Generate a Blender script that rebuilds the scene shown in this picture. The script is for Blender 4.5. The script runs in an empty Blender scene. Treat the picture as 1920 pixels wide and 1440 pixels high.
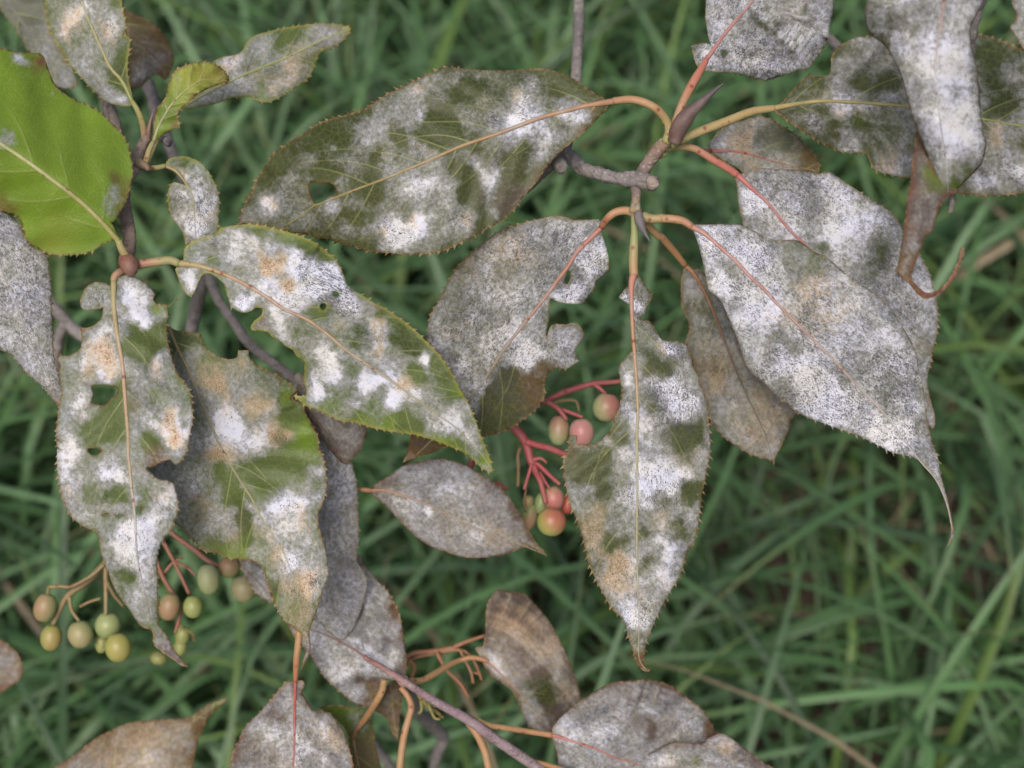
import bpy, math, random
import numpy as np
from mathutils import Vector
from mathutils.geometry import delaunay_2d_cdt

S = bpy.context.scene
COL = S.collection
RND = random.Random(7)

# ------------------------------------------------------------------ camera
PITCH = math.radians(55)            # looking steeply down at the shrub, grass below
CAM = np.array([0.0, 0.0, 0.88])
HALFW = 0.35                        # half width of view at distance 1
FOCUS = 0.402
cam = bpy.data.cameras.new('camera'); camo = bpy.data.objects.new('camera', cam); COL.objects.link(camo)
camo.location = CAM; camo.rotation_euler = (math.pi/2 - PITCH, 0, 0)
cam.sensor_width = 36; cam.lens = 18/HALFW; cam.clip_start = 0.01; cam.clip_end = 1000
cam.dof.use_dof = True; cam.dof.focus_distance = FOCUS; cam.dof.aperture_fstop = 10.5
S.camera = camo
FW = np.array([0, math.cos(PITCH), -math.sin(PITCH)]); UP = np.array([0, math.sin(PITCH), math.cos(PITCH)]); RT = np.array([1.0, 0, 0])

# ------------------------------------------------------------------ light
SUN_EL, SUN_AZ = math.radians(62), math.radians(200)
w = bpy.data.worlds.new('World'); S.world = w; w.use_nodes = True
nt = w.node_tree; bg = nt.nodes['Background']
sky = nt.nodes.new('ShaderNodeTexSky'); sky.sky_type = 'NISHITA'; sky.sun_disc = False
sky.sun_elevation = SUN_EL; sky.sun_rotation = SUN_AZ; sky.dust_density = 6.0; sky.air_density = 1.0; sky.ozone_density = .6
nt.links.new(sky.outputs[0], bg.inputs[0]); bg.inputs[1].default_value = 0.108
sl = bpy.data.lights.new('sun', 'SUN'); sl.energy = 1.5; sl.angle = math.radians(20); sl.color = (1, .97, .94)
so = bpy.data.objects.new('sun', sl); COL.objects.link(so)
so.rotation_euler = (math.radians(90)-SUN_EL, 0, math.pi - SUN_AZ)
S.view_settings.view_transform = 'Standard'; S.view_settings.look = 'None'
S.view_settings.exposure = 0.5; S.view_settings.gamma = 1
try: S.view_settings.use_curve_mapping = False
except Exception: pass
S.cycles.max_bounces = 6; S.cycles.transparent_max_bounces = 4

# ------------------------------------------------------------------ tracing helpers
FR = {'0':(0,0,1),'a':(0,0,.3472),'b':(600,80,.34375),'c':(1240,0,.35417),'d':(0,380,.33333),'e':(60,760,.34719),
      'f':(400,400,.34718),'g':(760,360,.34726),'h':(1240,380,.34726),'i':(1000,780,.34722),'j':(0,1000,.30562),
      'k':(400,1000,.3125),'l':(850,1060,.33854),'m':(880,680,.26381),'n':(540,660,.30562),'o':(1400,900,.37491)}

def P(x, y, d):
    """photo coordinates (1920 wide) and depth in metres along the view axis -> world point(s)"""
    x = np.asarray(x, float); y = np.asarray(y, float); d = np.asarray(d, float) + 0*x
    k = 2*HALFW*d/1920
    return CAM + d[..., None]*FW + ((x-960)*k)[..., None]*RT + ((720-y)*k)[..., None]*UP

def path(s):
    f = FR['0']; out = []
    for t in s.split():
        if t[0] == '@': f = FR[t[1]]; continue
        a, b = t.split(',')[:2]; out.append((f[0]+float(a)*f[2], f[1]+float(b)*f[2]))
    return np.array(out)

def outline(s):
    f = FR['0']; pts = []; teeth = False
    for t in s.split():
        if t[0] == '@': f = FR[t[1]]; continue
        if t[0] == '^': teeth = True; t = t[1:]
        elif t[0] == '~': teeth = False; t = t[1:]
        if not t: continue
        c = t.endswith('!'); t = t.rstrip('!')
        a, b = t.split(',')[:2]
        pts.append([f[0]+float(a)*f[2], f[1]+float(b)*f[2], c, teeth])
    return pts

def marks(s):
    f = FR['0']; out = []
    for t in s.split():
        if t[0] == '@': f = FR[t[1]]; continue
        k, v = t[0], [float(q) for q in t[1:].split(',')]
        out.append((k, f[0]+v[0]*f[2], f[1]+v[1]*f[2], v[2]*f[2], v[3] if len(v) > 3 else .6))
    return out

def catmull(p0, p1, p2, p3, n):
    t = np.linspace(0, 1, n, endpoint=False)[:, None]
    return .5*((2*p1)+(-p0+p2)*t+(2*p0-5*p1+4*p2-p3)*t*t+(-p0+3*p1-3*p2+p3)*t**3)

def smooth_path(p, step=4.0):
    p = np.asarray(p, float); n = len(p); out = []
    for i in range(n-1):
        a = p[i-1] if i > 0 else 2*p[i]-p[i+1]; b = p[i+2] if i+2 < n else 2*p[i+1]-p[i]
        m = max(2, int(np.linalg.norm(p[i+1]-p[i])/step))
        out.append(catmull(a, p[i], p[i+1], b, m))
    return np.vstack(out+[p[-1:]])

def smooth_closed(pts, step=3.5):
    n = len(pts); xy = np.array([q[:2] for q in pts], float); out = []; tf = []
    for i in range(n):
        p1, p2 = xy[i], xy[(i+1) % n]
        p0 = 2*p1-p2 if pts[i][2] else xy[i-1]
        p3 = 2*p2-p1 if pts[(i+1) % n][2] else xy[(i+2) % n]
        m = max(1, int(np.linalg.norm(p2-p1)/step))
        c = catmull(p0, p1, p2, p3, m); out.append(c); tf += [pts[i][3]]*len(c)
    return np.vstack(out), np.array(tf)

def inside(pt, poly):
    x, y = pt[:, 0], pt[:, 1]; r = np.zeros(len(pt), bool); n = len(poly)
    for i in range(n):
        x1, y1 = poly[i]; x2, y2 = poly[(i+1) % n]
        if y1 == y2: continue
        c = ((y1 > y) != (y2 > y)) & (x < (x2-x1)*(y-y1)/(y2-y1)+x1)
        r ^= c
    return r

def vnoise(x, y, seed=0):
    """smooth value noise, 0..1"""
    xi = np.floor(x).astype(np.int64); yi = np.floor(y).astype(np.int64); u = x-xi; v = y-yi
    u = u*u*(3-2*u); v = v*v*(3-2*v)
    def h(a, b):
        q = (a*374761393+b*668265263+seed*2147483647) & 0xffffffff
        q = ((q ^ (q >> 13))*1274126177) & 0xffffffff
        return ((q ^ (q >> 16)) & 0xffff)/65535.0
    return (h(xi, yi)*(1-u)+h(xi+1, yi)*u)*(1-v)+(h(xi, yi+1)*(1-u)+h(xi+1, yi+1)*u)*v
def fbm(x, y, seed=0, o=3):
    r = 0; a = 1; t = 0
    for i in range(o): r = r+a*vnoise(x*2**i, y*2**i, seed+i*17); t += a; a *= .5
    return r/t

# ------------------------------------------------------------------ materials
def mat(name):
    m = bpy.data.materials.new(name); m.use_nodes = True
    n = m.node_tree; b = n.nodes['Principled BSDF']; b.inputs['Specular IOR Level'].default_value = .3
    return m, n, b
class G:
    """small node-graph helper"""
    def __init__(s, nt): s.n = nt
    def new(s, t, **k):
        x = s.n.nodes.new(t)
        for a, v in k.items(): setattr(x, a, v)
        return x
    def put(s, sock, v):
        if isinstance(v, bpy.types.NodeSocket): s.n.links.new(v, sock)
        else: sock.default_value = v
    def math(s, op, a, b=0, c=0, clamp=False):
        x = s.new('ShaderNodeMath', operation=op, use_clamp=clamp)
        for i, v in enumerate((a, b, c)): s.put(x.inputs[i], v)
        return x.outputs[0]
    def noise(s, vec, scale, detail=3, rough=.55, dist=0):
        x = s.new('ShaderNodeTexNoise'); s.put(x.inputs['Vector'], vec)
        x.inputs['Scale'].default_value = scale; x.inputs['Detail'].default_value = detail
        x.inputs['Roughness'].default_value = rough; x.inputs['Distortion'].default_value = dist
        return x.outputs['Fac']
    def ramp(s, v, lo, hi):
        x = s.new('ShaderNodeMapRange'); x.interpolation_type = 'SMOOTHSTEP'
        s.put(x.inputs['Value'], v); s.put(x.inputs['From Min'], lo); s.put(x.inputs['From Max'], hi)
        return x.outputs[0]
    def mix(s, f, a, b, mode='MIX'):
        x = s.new('ShaderNodeMix', data_type='RGBA', blend_type=mode); s.put(x.inputs[0], f)
        for i, v in ((6, a), (7, b)): s.put(x.inputs[i], (*v, 1) if isinstance(v, tuple) and len(v) == 3 else v)
        return x.outputs[2]
    def attr(s, name): return s.new('ShaderNodeAttribute', attribute_name=name)
    def mapping(s, vec, scale, rot=0):
        x = s.new('ShaderNodeMapping'); s.put(x.inputs['Vector'], vec); x.inputs['Scale'].default_value = scale
        x.inputs['Rotation'].default_value = (0, 0, rot); return x.outputs[0]

def leaf_material():
    m, n, b = mat('mildewed_leaf'); g = G(n)
    co = g.attr('leafco').outputs['Vector']; base = g.attr('leaf_base').outputs['Color']
    md = g.attr('growth'); sp = g.new('ShaderNodeSeparateColor'); n.links.new(md.outputs['Color'], sp.inputs[0])
    cov, org, spk, vein = sp.outputs[0], sp.outputs[1], sp.outputs[2], md.outputs['Alpha']
    # fibrous warp so the felt has feathery edges
    nf = g.noise(co, 13, 6, .74, .25); nm = g.noise(co, 3.6, 5, .68, .2); ng = g.noise(co, 30, 3, .7)
    v = g.math('ADD', cov, g.math('MULTIPLY', g.math('SUBTRACT', nf, .5), 1.15))
    v = g.math('ADD', v, g.math('MULTIPLY', g.math('SUBTRACT', nm, .5), .55))
    v = g.math('SUBTRACT', v, g.math('MULTIPLY', vein, .12))
    thin = g.ramp(v, -.12, .80)                         # thin veil -> dense felt
    thick = g.ramp(v, .55, 1.25)
    thin = g.math('MULTIPLY', thin, .90, 0)
    # green part: fine vein net
    vo = g.new('ShaderNodeTexVoronoi', feature='DISTANCE_TO_EDGE'); n.links.new(co, vo.inputs['Vector']); vo.inputs['Scale'].default_value = 9
    net = g.math('SUBTRACT', 1, g.ramp(vo.outputs['Distance'], .0, .09))
    green = g.mix(g.math('MULTIPLY', net, .36), base, g.mix(.5, base, (.30, .34, .10)))
    green = g.mix(g.ramp(ng, .35, .7), g.mix(.16, green, (.02, .03, .01)), green)
    green = g.mix(g.math('MULTIPLY', vein, .75), green, (.30, .32, .12))
    # felt
    nc = g.noise(co, 1.6, 4, .6)
    hi = g.mix(g.ramp(nc, .38, .62), (.61, .60, .60), (.60, .61, .70)); lo = g.mix(g.ramp(nc, .35, .65), (.28, .268, .24), (.265, .26, .29))
    felt = g.mix(g.ramp(g.math('ADD', nf, g.math('MULTIPLY', thick, .14)), .32, .66), lo, hi)
    felt = g.mix(thick, g.mix(.5, felt, (.15, .155, .115)), felt)
    no = g.noise(co, 14, 5, .8, .5)
    of = g.math('MULTIPLY', g.ramp(g.math('ADD', g.math('MULTIPLY', org, .38), g.math('SUBTRACT', no, .5)), .12, .42), .72)
    felt = g.mix(of, felt, (.52, .38, .22))
    nr = g.noise(co, 40, 2, .6)
    rust = g.math('MULTIPLY', g.ramp(g.math('ADD', g.math('MULTIPLY', org, .28), nr), .84, .90), g.ramp(org, .45, .9))
    felt = g.mix(g.math('MULTIPLY', rust, .8), felt, (.26, .10, .03))
    c = g.mix(thin, green, felt)
    # dark specks and gaps of the felt
    wco = g.mapping(co, (1, 1.7, 1), .6)
    ns = g.noise(wco, 24, 3, .7, 1.0); n2 = g.noise(co, 5, 2, .5)
    sk = g.math('ADD', g.math('MULTIPLY', spk, .15), ns); sk = g.math('ADD', sk, g.math('MULTIPLY', g.math('SUBTRACT', n2, .5), .22))
    skm = g.math('MULTIPLY', g.ramp(sk, .625, .685), g.ramp(spk, -.05, .3))
    c = g.mix(g.math('MULTIPLY', skm, .85), c, (.055, .055, .065))
    n.links.new(c, b.inputs['Base Color'])
    g.put(b.inputs['Roughness'], g.math('ADD', .4, g.math('MULTIPLY', thin, .55)))
    hgt = g.math('ADD', g.math('MULTIPLY', g.math('SUBTRACT', nf, skm), .5), g.math('MULTIPLY', net, -.25))
    hgt = g.math('ADD', hgt, g.math('MULTIPLY', g.noise(co, 45, 2, .6), .35))
    bp = g.new('ShaderNodeBump'); bp.inputs['Strength'].default_value = .45; bp.inputs['Distance'].default_value = .0004
    n.links.new(hgt, bp.inputs['Height']); n.links.new(bp.outputs[0], b.inputs['Normal'])
    tr = g.new('ShaderNodeBsdfTranslucent'); n.links.new(g.mix(thick, g.mix(.5, green, (.25, .42, .03)), (.2, .2, .12)), tr.inputs[0])
    ms = g.new('ShaderNodeMixShader'); g.put(ms.inputs[0], g.math('MULTIPLY', g.math('SUBTRACT', 1.15, thick), .2))
    n.links.new(b.outputs[0], ms.inputs[1]); n.links.new(tr.outputs[0], ms.inputs[2])
    n.links.new(ms.outputs[0], n.nodes['Material Output'].inputs[0])
    return m
def tint_material(name, rough=.5, nscale=900, amt=.35, dark=(.05, .02, .01), bump=.25, sss=0, spec=.35):
    """colour comes from the 'tint' attribute, broken up by object-space noise"""
    m, n, b = mat(name); g = G(n); co = g.new('ShaderNodeTexCoord').outputs['Object']
    t = g.attr('tint').outputs['Color']; n1 = g.noise(co, nscale, 4, .6); n2 = g.noise(co, nscale*.25, 3, .6)
    t = g.mix(1, t, (.64, .68, .68) if 'stalk' in name else (1, 1, 1), 'MULTIPLY')
    c = g.mix(g.math('MULTIPLY', g.ramp(n1, .45, .75), amt), t, dark)
    c = g.mix(g.math('MULTIPLY', g.ramp(n2, .4, .75), amt*.6), c, g.mix(.5, t, (.5, .45, .35)))
    if 'stalk' in name:
        vo = g.new('ShaderNodeTexVoronoi'); n.links.new(co, vo.inputs['Vector']); vo.inputs['Scale'].default_value = 330
        c = g.mix(g.math('MULTIPLY', g.math('SUBTRACT', 1, g.ramp(vo.outputs['Distance'], .12, .24)), .75), c, (.16, .02, .02))
    if 'bark' in name:
        vo = g.new('ShaderNodeTexVoronoi'); n.links.new(co, vo.inputs['Vector']); vo.inputs['Scale'].default_value = 620
        c = g.mix(g.math('MULTIPLY', g.math('SUBTRACT', 1, g.ramp(vo.outputs['Distance'], .15, .35)), .5), c, (.34, .31, .28))
        wv = g.noise(g.mapping(co, (300, 300, 1800)), 1, 3, .6); c = g.mix(g.math('MULTIPLY', g.ramp(wv, .5, .7), .6), c, (.045, .035, .03))
    n.links.new(c, b.inputs['Base Color']); b.inputs['Roughness'].default_value = rough
    b.inputs['Specular IOR Level'].default_value = spec
    bp = g.new('ShaderNodeBump'); bp.inputs['Strength'].default_value = bump; bp.inputs['Distance'].default_value = .0006
    n.links.new(n1, bp.inputs['Height']); n.links.new(bp.outputs[0], b.inputs['Normal'])
    if sss:
        b.inputs['Subsurface Weight'].default_value = sss; b.inputs['Subsurface Radius'].default_value = (1, .8, .3)
        b.inputs['Subsurface Scale'].default_value = .0015
    return m
MLEAF = leaf_material()
MSTALK = tint_material('green_stalk', .5, 700, .3, (.16, .05, .02), .25, 0)
MBARK = tint_material('twig_bark', .85, 600, .55, (.03, .025, .022), .8)
MBERRY = tint_material('berry_skin', .42, 500, .18, (.16, .07, .02), .12, .35, .4)
MBUD = tint_material('bud_scale', .5, 800, .4, (.04, .02, .02), .4)

# ------------------------------------------------------------------ object helpers
def link(name, me, m, parent=None, origin=None, label=None):
    o = bpy.data.objects.new(name, me); COL.objects.link(o)
    if m: me.materials.append(m)
    if parent is not None: o.parent = parent
    if label: o['label'] = label
    return o
ORG = {}
def world_origin(parent):
    o = np.zeros(3)
    while parent is not None: o = o+np.array(parent.location); parent = parent.parent
    return o
def mesh(name, V, F, parent, smooth=True, loc=None):
    """V in world coordinates; the object's origin is at loc (world)"""
    base = world_origin(parent); loc = base if loc is None else np.asarray(loc, float)
    me = bpy.data.meshes.new(name); me.from_pydata((np.asarray(V)-loc).tolist(), [], F if isinstance(F, list) else F.tolist())
    if smooth: me.polygons.foreach_set('use_smooth', [True]*len(me.polygons))
    me.update(); return me, loc-base
def setcol(me, name, C):
    a = me.attributes.new(name, 'FLOAT_COLOR', 'POINT'); C = np.asarray(C, np.float32)
    if C.shape[1] == 3: C = np.hstack([C, np.ones((len(C), 1), np.float32)])
    a.data.foreach_set('color', C.ravel())

def tube_geo(W, R, C, ns=10, flat=1.0, bumpy=0.0, seed=0, cap=True, twotone=0.0):
    """W world points, R radii, C colours per point"""
    W = np.asarray(W, float); n = len(W); T = np.gradient(W, axis=0); T /= np.linalg.norm(T, axis=1)[:, None]+1e-12
    N = np.cross(T, -FW); N /= np.linalg.norm(N, axis=1)[:, None]+1e-12; B = np.cross(T, N)
    a = np.linspace(0, 2*math.pi, ns, endpoint=False); V = []; K = []
    rr = np.random.RandomState(seed)
    for i in range(n):
        r = R[i]*(1+bumpy*rr.uniform(-1, 1, ns)+(bumpy*.9*(rr.rand() < .3) if bumpy else 0))
        V.append(W[i]+np.outer(np.cos(a)*r, N[i])+np.outer(np.sin(a)*r*flat, B[i])); K += [C[i]]*ns
    F = [(i*ns+j, i*ns+(j+1) % ns, (i+1)*ns+(j+1) % ns, (i+1)*ns+j) for i in range(n-1) for j in range(ns)]
    V = np.vstack(V)
    if twotone:
        f = (np.tile(np.abs(np.cos(a)), n)**2*twotone)[:, None]; K = list(np.array(K)*(1-f)+np.array((.36, .34, .14))*f)
    if cap:
        m = len(V); V = np.vstack([V, W[0]-T[0]*R[0]*.3, W[-1]+T[-1]*R[-1]*.3]); K += [C[0], C[-1]]
        F += [(m, (j+1) % ns, j) for j in range(ns)]+[(m+1, (n-1)*ns+j, (n-1)*ns+(j+1) % ns) for j in range(ns)]
    return V, F, np.array(K)

def join(parts):
    V, F, K, o = [], [], [], 0
    for v, f, k in parts:
        V.append(v); K.append(k); F += [tuple(i+o for i in q) for q in f]; o += len(v)
    return np.vstack(V), F, np.vstack(K)

def interp_cols(cols, n):
    cols = np.array(cols, float); x = np.linspace(0, len(cols)-1, n)
    return np.stack([np.interp(x, np.arange(len(cols)), cols[:, k]) for k in range(3)], 1)

def stem_geo(px, d, w, cols, step=5, ns=10, **kw):
    """px: photo path; d: depths (list, spread evenly); w: widths in photo px; returns tube geometry"""
    p = smooth_path(path(px) if isinstance(px, str) else px, step); n = len(p)
    s = np.r_[0, np.cumsum(np.linalg.norm(np.diff(p, axis=0), axis=1))]; s /= s[-1]
    D = np.interp(s, np.linspace(0, 1, len(d)), d); Wd = np.interp(s, np.linspace(0, 1, len(w)), w)
    return tube_geo(P(p[:, 0], p[:, 1], D), Wd*.5*2*HALFW*D/1920, interp_cols(cols, n), ns, **kw)

def stem(name, px, d, w, cols, m, parent, label=None, **kw):
    if m is MSTALK: kw.setdefault('twotone', .45)
    V, F, K = stem_geo(px, d, w, cols, **kw)
    me, l = mesh(name, V, F, parent); setcol(me, 'tint', K)
    o = link(name, me, m, parent, label=label); o.location = l; return o

# ------------------------------------------------------------------ leaves
COLS = dict(dark=(.038, .050, .012), olive=(.064, .074, .028), green=(.088, .118, .034), bright=(.15, .24, .02), brown=(.13, .075, .035),
            purple=(.11, .075, .07), grey=(.10, .105, .075), rust=(.14, .045, .03), tan=(.20, .14, .09), yel=(.30, .30, .05), red=(.16, .045, .045))
def leaf(parent, label, ol, rib, marks_='', holes=(), d=(.4, .41), slope=(0, 0), wave=2.0, nwave=3, quilt=.35, droop=0, base='olive',
         cov=.5, var=.5, org=.2, spk=.1, edge='red', edgew=4, tooth=5.0, vein_sp=62, ribw=(7, 1.5), ribc=None, petiole=None,
         seed=None, grid=4.6, edgecurl=0, name='leaf', veins=True, margin_cov=-.35, streak=0, creases=()):
    seed = (sum(ord(c) for c in label) if seed is None else seed) % 9973
    rs = np.random.RandomState(seed)
    rp = smooth_path(path(rib), 4.0); seg = np.diff(rp, axis=0); sl_ = np.linalg.norm(seg, axis=1); cum = np.r_[0, np.cumsum(sl_)]; L = cum[-1]
    tan = np.gradient(rp, axis=0); tan /= np.linalg.norm(tan, axis=1)[:, None]+1e-9; nor = np.stack([-tan[:, 1], tan[:, 0]], 1)
    ax = rp[-1]-rp[0]; ax /= np.linalg.norm(ax)
    poly, tf = smooth_closed(outline(ol))
    # teeth leaning towards the tip
    area = .5*np.sum(poly[:, 0]*np.roll(poly[:, 1], -1)-np.roll(poly[:, 0], -1)*poly[:, 1]); sg = 1 if area > 0 else -1
    seglen = np.linalg.norm(np.roll(poly, -1, 0)-poly, axis=1); out = []; i = 0; n = len(poly); acc = 0; T = 13
    dirv = (np.roll(poly, -2, 0)-np.roll(poly, 2, 0)); dirv /= np.linalg.norm(dirv, axis=1)[:, None]+1e-9
    for i in range(n):
        p = poly[i].copy(); acc += seglen[i-1]
        if tf[i]:
            if acc >= T:
                acc = 0; T = rs.uniform(10, 17); h = tooth*rs.uniform(.6, 1.25)
                o_ = np.array([dirv[i][1], -dirv[i][0]])*sg; fwd = dirv[i]*np.sign(np.dot(dirv[i], ax)+1e-6)
                a_ = p-dirv[i]*2.4; tip = p+o_*h*1.15+fwd*h*.9; b_ = p+dirv[i]*2.4
                out += [a_, tip, b_]
            else: out.append(p)
        else: out.append(p+rs.uniform(-.35, .35, 2))
    EP = np.array(out); hp = [smooth_closed([[*q, False, False] for q in path(h)], 2.5)[0] for h in holes]
    # interior points
    x0, y0 = EP.min(0); x1, y1 = EP.max(0)
    gx, gy = np.meshgrid(np.arange(x0, x1, grid), np.arange(y0, y1, grid*.87)); gx[1::2] += grid/2
    Gp = np.stack([gx.ravel(), gy.ravel()], 1)+rs.uniform(-.5, .5, (gx.size, 2))
    Gp = Gp[inside(Gp, EP)]
    vis = (Gp[:, 0] > -60) & (Gp[:, 0] < 1980) & (Gp[:, 1] > -60) & (Gp[:, 1] < 1500)
    Gp = Gp[vis | (rs.rand(len(Gp)) < .12)]
    def mind(A, B):
        r = np.full(len(A), 1e9)
        for k in range(0, len(B), 200): r = np.minimum(r, np.sqrt(((A[:, None]-B[None, k:k+200])**2).sum(2)).min(1))
        return r
    allE = np.vstack([EP]+hp); Gp = Gp[mind(Gp, allE) > 2.0]
    # side veins
    VP = []; VV = []
    if veins:
        a = 30.0; sd = 1
        while a < L*.93:
            i0 = int(np.searchsorted(cum, a)); i0 = min(i0, len(rp)-2)
            for sd in (1, -1):
                q = rp[i0+ (3 if sd > 0 and i0+3 < len(rp) else 0)].copy(); ang = math.radians(rs.uniform(38, 50)); t0 = tan[i0]; ln = 0
                hd = math.atan2(t0[1], t0[0])+sd*ang; reach = rs.uniform(.26, .34)*L*math.sin(math.pi*min(1, .15+a/L*.8))
                while ln < reach:
                    dv = np.array([math.cos(hd), math.sin(hd)]); nn = np.array([-dv[1], dv[0]]); f = .85*(1-ln/reach)**.5
                    for o_, v_ in ((0, f), (2.1, 0), (-2.1, 0)): VP.append(q+nn*o_); VV.append(v_)
                    q = q+dv*4.0; ln += 4.0; hd -= sd*.010*(1+ln/reach)+rs.uniform(-.03, .03)
            a += vein_sp*rs.uniform(.8, 1.2)*(1-.3*a/L)
    VP = np.array(VP).reshape(-1, 2); VV = np.array(VV)
    if len(VP):
        k = inside(VP, EP) & (mind(VP, allE) > 3); VP = VP[k]; VV = VV[k]
        if len(VP): Gp = Gp[mind(Gp, VP) > 2.2]
    pts = np.vstack([EP]+hp+[VP, Gp]); ed = []; o = 0
    for ring in [EP]+hp: m = len(ring); ed += [(o+j, o+(j+1) % m) for j in range(m)]; o += m
    vin = np.zeros(len(pts)); vin[o:o+len(VP)] = VV
    r = delaunay_2d_cdt([Vector(q) for q in pts.tolist()], ed, [], 0, 1e-4)
    X = np.array([tuple(q) for q in r[0]]); Fc = np.array(r[2])
    vout = np.array([max((vin[j] for j in ov), default=0) for ov in r[3]])
    ct = X[Fc].mean(1); keep = inside(ct, EP)
    for h in hp: keep &= ~inside(ct, h)
    Fc = Fc[keep]; used = np.unique(Fc); rem = np.full(len(X), -1); rem[used] = np.arange(len(used)); X = X[used]; Fc = rem[Fc]; vout = vout[used]
    # orient towards the camera
    q = X[Fc]; ar = (q[:, 1, 0]-q[:, 0, 0])*(q[:, 2, 1]-q[:, 0, 1])-(q[:, 2, 0]-q[:, 0, 0])*(q[:, 1, 1]-q[:, 0, 1])
    Fc[ar > 0] = Fc[ar > 0][:, ::-1]
    ed_ = mind(X, allE)
    ph = rs.uniform(0, 6.28, 6)
    wmax = max(60, np.percentile(ed_, 99)*1.6)
    def frame(Q):
        D2 = ((Q[:, None]-rp[None, ::2])**2).sum(2); j = D2.argmin(1)*2; dv = Q-rp[j]
        al = cum[j]+(dv*tan[j]).sum(1); ac = (dv*nor[j]).sum(1); return al, ac
    def depth(Q):
        al, ac = frame(Q); t = al/L; b = np.abs(ac)/100; sgn = np.sign(ac)
        tt = np.clip(t, -.2, 1.2)
        z = np.interp(tt, np.linspace(0, 1, len(d)), d)*1000+droop*tt*tt*10
        z = z+np.where(ac > 0, slope[0], slope[1])*b*(1-np.exp(-b*6))
        z = z+.6*wave*np.sin(6.28*nwave*t/2+ph[0]+sgn*ph[1])*np.minimum(b, 2)**1.3*1.2
        z = z+wave*.3*(fbm(Q[:, 0]/90, Q[:, 1]/90, seed)-.5)*3
        phi = (al-np.abs(ac)*.85)/vein_sp
        z = z+quilt*np.cos(6.283*phi)*np.exp(-((np.abs(ac)-wmax*.45)/(wmax*.5))**2)
        for (cx, cy, cr, ca) in creases: z = z+ca*np.exp(-((Q[:, 0]-cx)**2+(Q[:, 1]-cy)**2)/cr**2)
        return z/1000
    def dep(Q): return np.concatenate([depth(Q[k:k+4000]) for k in range(0, len(Q), 4000)])
    Z = dep(X)-.00015*np.where(vout > 0, vout, 0)+edgecurl/1000*np.exp(-ed_/14)
    W = P(X[:, 0], X[:, 1], Z)
    al, ac = map(np.concatenate, zip(*[frame(X[k:k+4000]) for k in range(0, len(X), 4000)]))
    # pigments
    bc = np.tile(np.array(COLS[base]), (len(X), 1)); nz = fbm(X[:, 0]/70, X[:, 1]/70, seed+5)
    C = np.full(len(X), float(cov))+var*(fbm(X[:, 0]/46+ac/900, X[:, 1]/46, seed+9, 3)-.5)*2
    O = np.full(len(X), float(org))+.5*(fbm(X[:, 0]/55, X[:, 1]/55, seed+21)-.5)*org*4
    K = np.full(len(X), float(spk))+(fbm(X[:, 0]/50, X[:, 1]/50, seed+31)-.5)*spk*1.6
    bc = bc*(.75+.5*nz)[:, None]
    if streak: C = C+streak*(fbm(al/150, ac/14, seed+3)-.5)*2
    wx = X[:, 0]+30*(fbm(X[:, 0]/34, X[:, 1]/34, seed+1, 4)-.5)*2; wy = X[:, 1]+30*(fbm(X[:, 0]/34+9, X[:, 1]/34, seed+2, 4)-.5)*2
    for (k, mx, my, mr, amt) in marks(marks_):
        q_ = min(1, mr/26); f = np.exp(-(((X[:, 0]+(wx-X[:, 0])*q_-mx)**2+(X[:, 1]+(wy-X[:, 1])*q_-my)**2)/(mr*mr))**1.3)
        if k == 'm': C += amt*f*((.95 if cov < .7 else .62) if amt < 0 else .8)
        elif k == 'o': O += amt*f*.85
        elif k == 'k': K += amt*f
        else:
            cc = np.array(COLS[{'B': 'brown', 'G': 'bright', 'g': 'green', 'D': 'dark', 'R': 'rust', 'Y': 'yel', 'P': 'purple', 'T': 'tan', 'r': 'red', 'O': 'olive'}[k]]); f = np.clip(f*amt, 0, 1)[:, None]; bc = bc*(1-f)+cc*f
    C += margin_cov*np.exp(-ed_/9); e = np.clip(np.exp(-(ed_/(edgew*.75))**2)*(.3+1.4*fbm(X[:, 0]/25, X[:, 1]/25, seed+61)), 0, 1)[:, None]
    e2 = np.array(COLS[edge]); en = fbm(X[:, 0]/40, X[:, 1]/40, seed+44)[:, None]; ec = e2*(1-en*.4)+np.array(COLS['yel'])*en*.25
    bc = bc*(1-e)+ec*e
    out_t = ~inside(X, poly); bc[out_t] = np.array((.42, .30, .16))*.7+ec[out_t]*.3; C[out_t] -= .4; K[out_t] = 0
    C = np.clip(C, -.3, 1.3); C[ed_ < 1.5] -= .12
    me, l = mesh(name, W, Fc, parent, loc=P(rp[0][0], rp[0][1], float(dep(rp[:1])[0])))
    setcol(me, 'leaf_base', bc)
    setcol(me, 'growth', np.stack([C, np.clip(O, 0, 1.2), np.clip(K, 0, .85), vout], 1))
    a_ = me.attributes.new('leafco', 'FLOAT_VECTOR', 'POINT')
    a_.data.foreach_set('vector', np.stack([al/100+seed*.13, ac/100, np.full(len(al), seed*.37)], 1).astype(np.float32).ravel())
    o = link(name, me, MLEAF, parent, label=label); o.location = l
    sm = o.modifiers.new('thickness', 'SOLIDIFY'); sm.thickness = .00028; sm.offset = -1
    # midrib
    if ribw:
        pr = rp; n = len(pr); s = cum/L; wd = .82*(ribw[0]*(1-s)**.8+ribw[1]*(1-(1-s)**.8))
        if petiole: wd = wd+(.9*petiole[2][0]-wd[0])*np.exp(-(cum/30)**1.5)
        rr_ = wd*.5*2*HALFW*.4/1920; z = dep(pr)+rr_*.1
        rc = ribc or ((.42, .20, .10), (.36, .26, .10), (.28, .26, .10))
        jn = ((pr[:, None]-X[None, ::3])**2).sum(2).argmin(1)*3
        fm = (np.clip((C[jn]-.3)*.9, 0, .8)*(.25+.75*s)*(.4+1.2*vnoise(cum/9, cum*0, seed)))[:, None].clip(0, .9)
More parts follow.
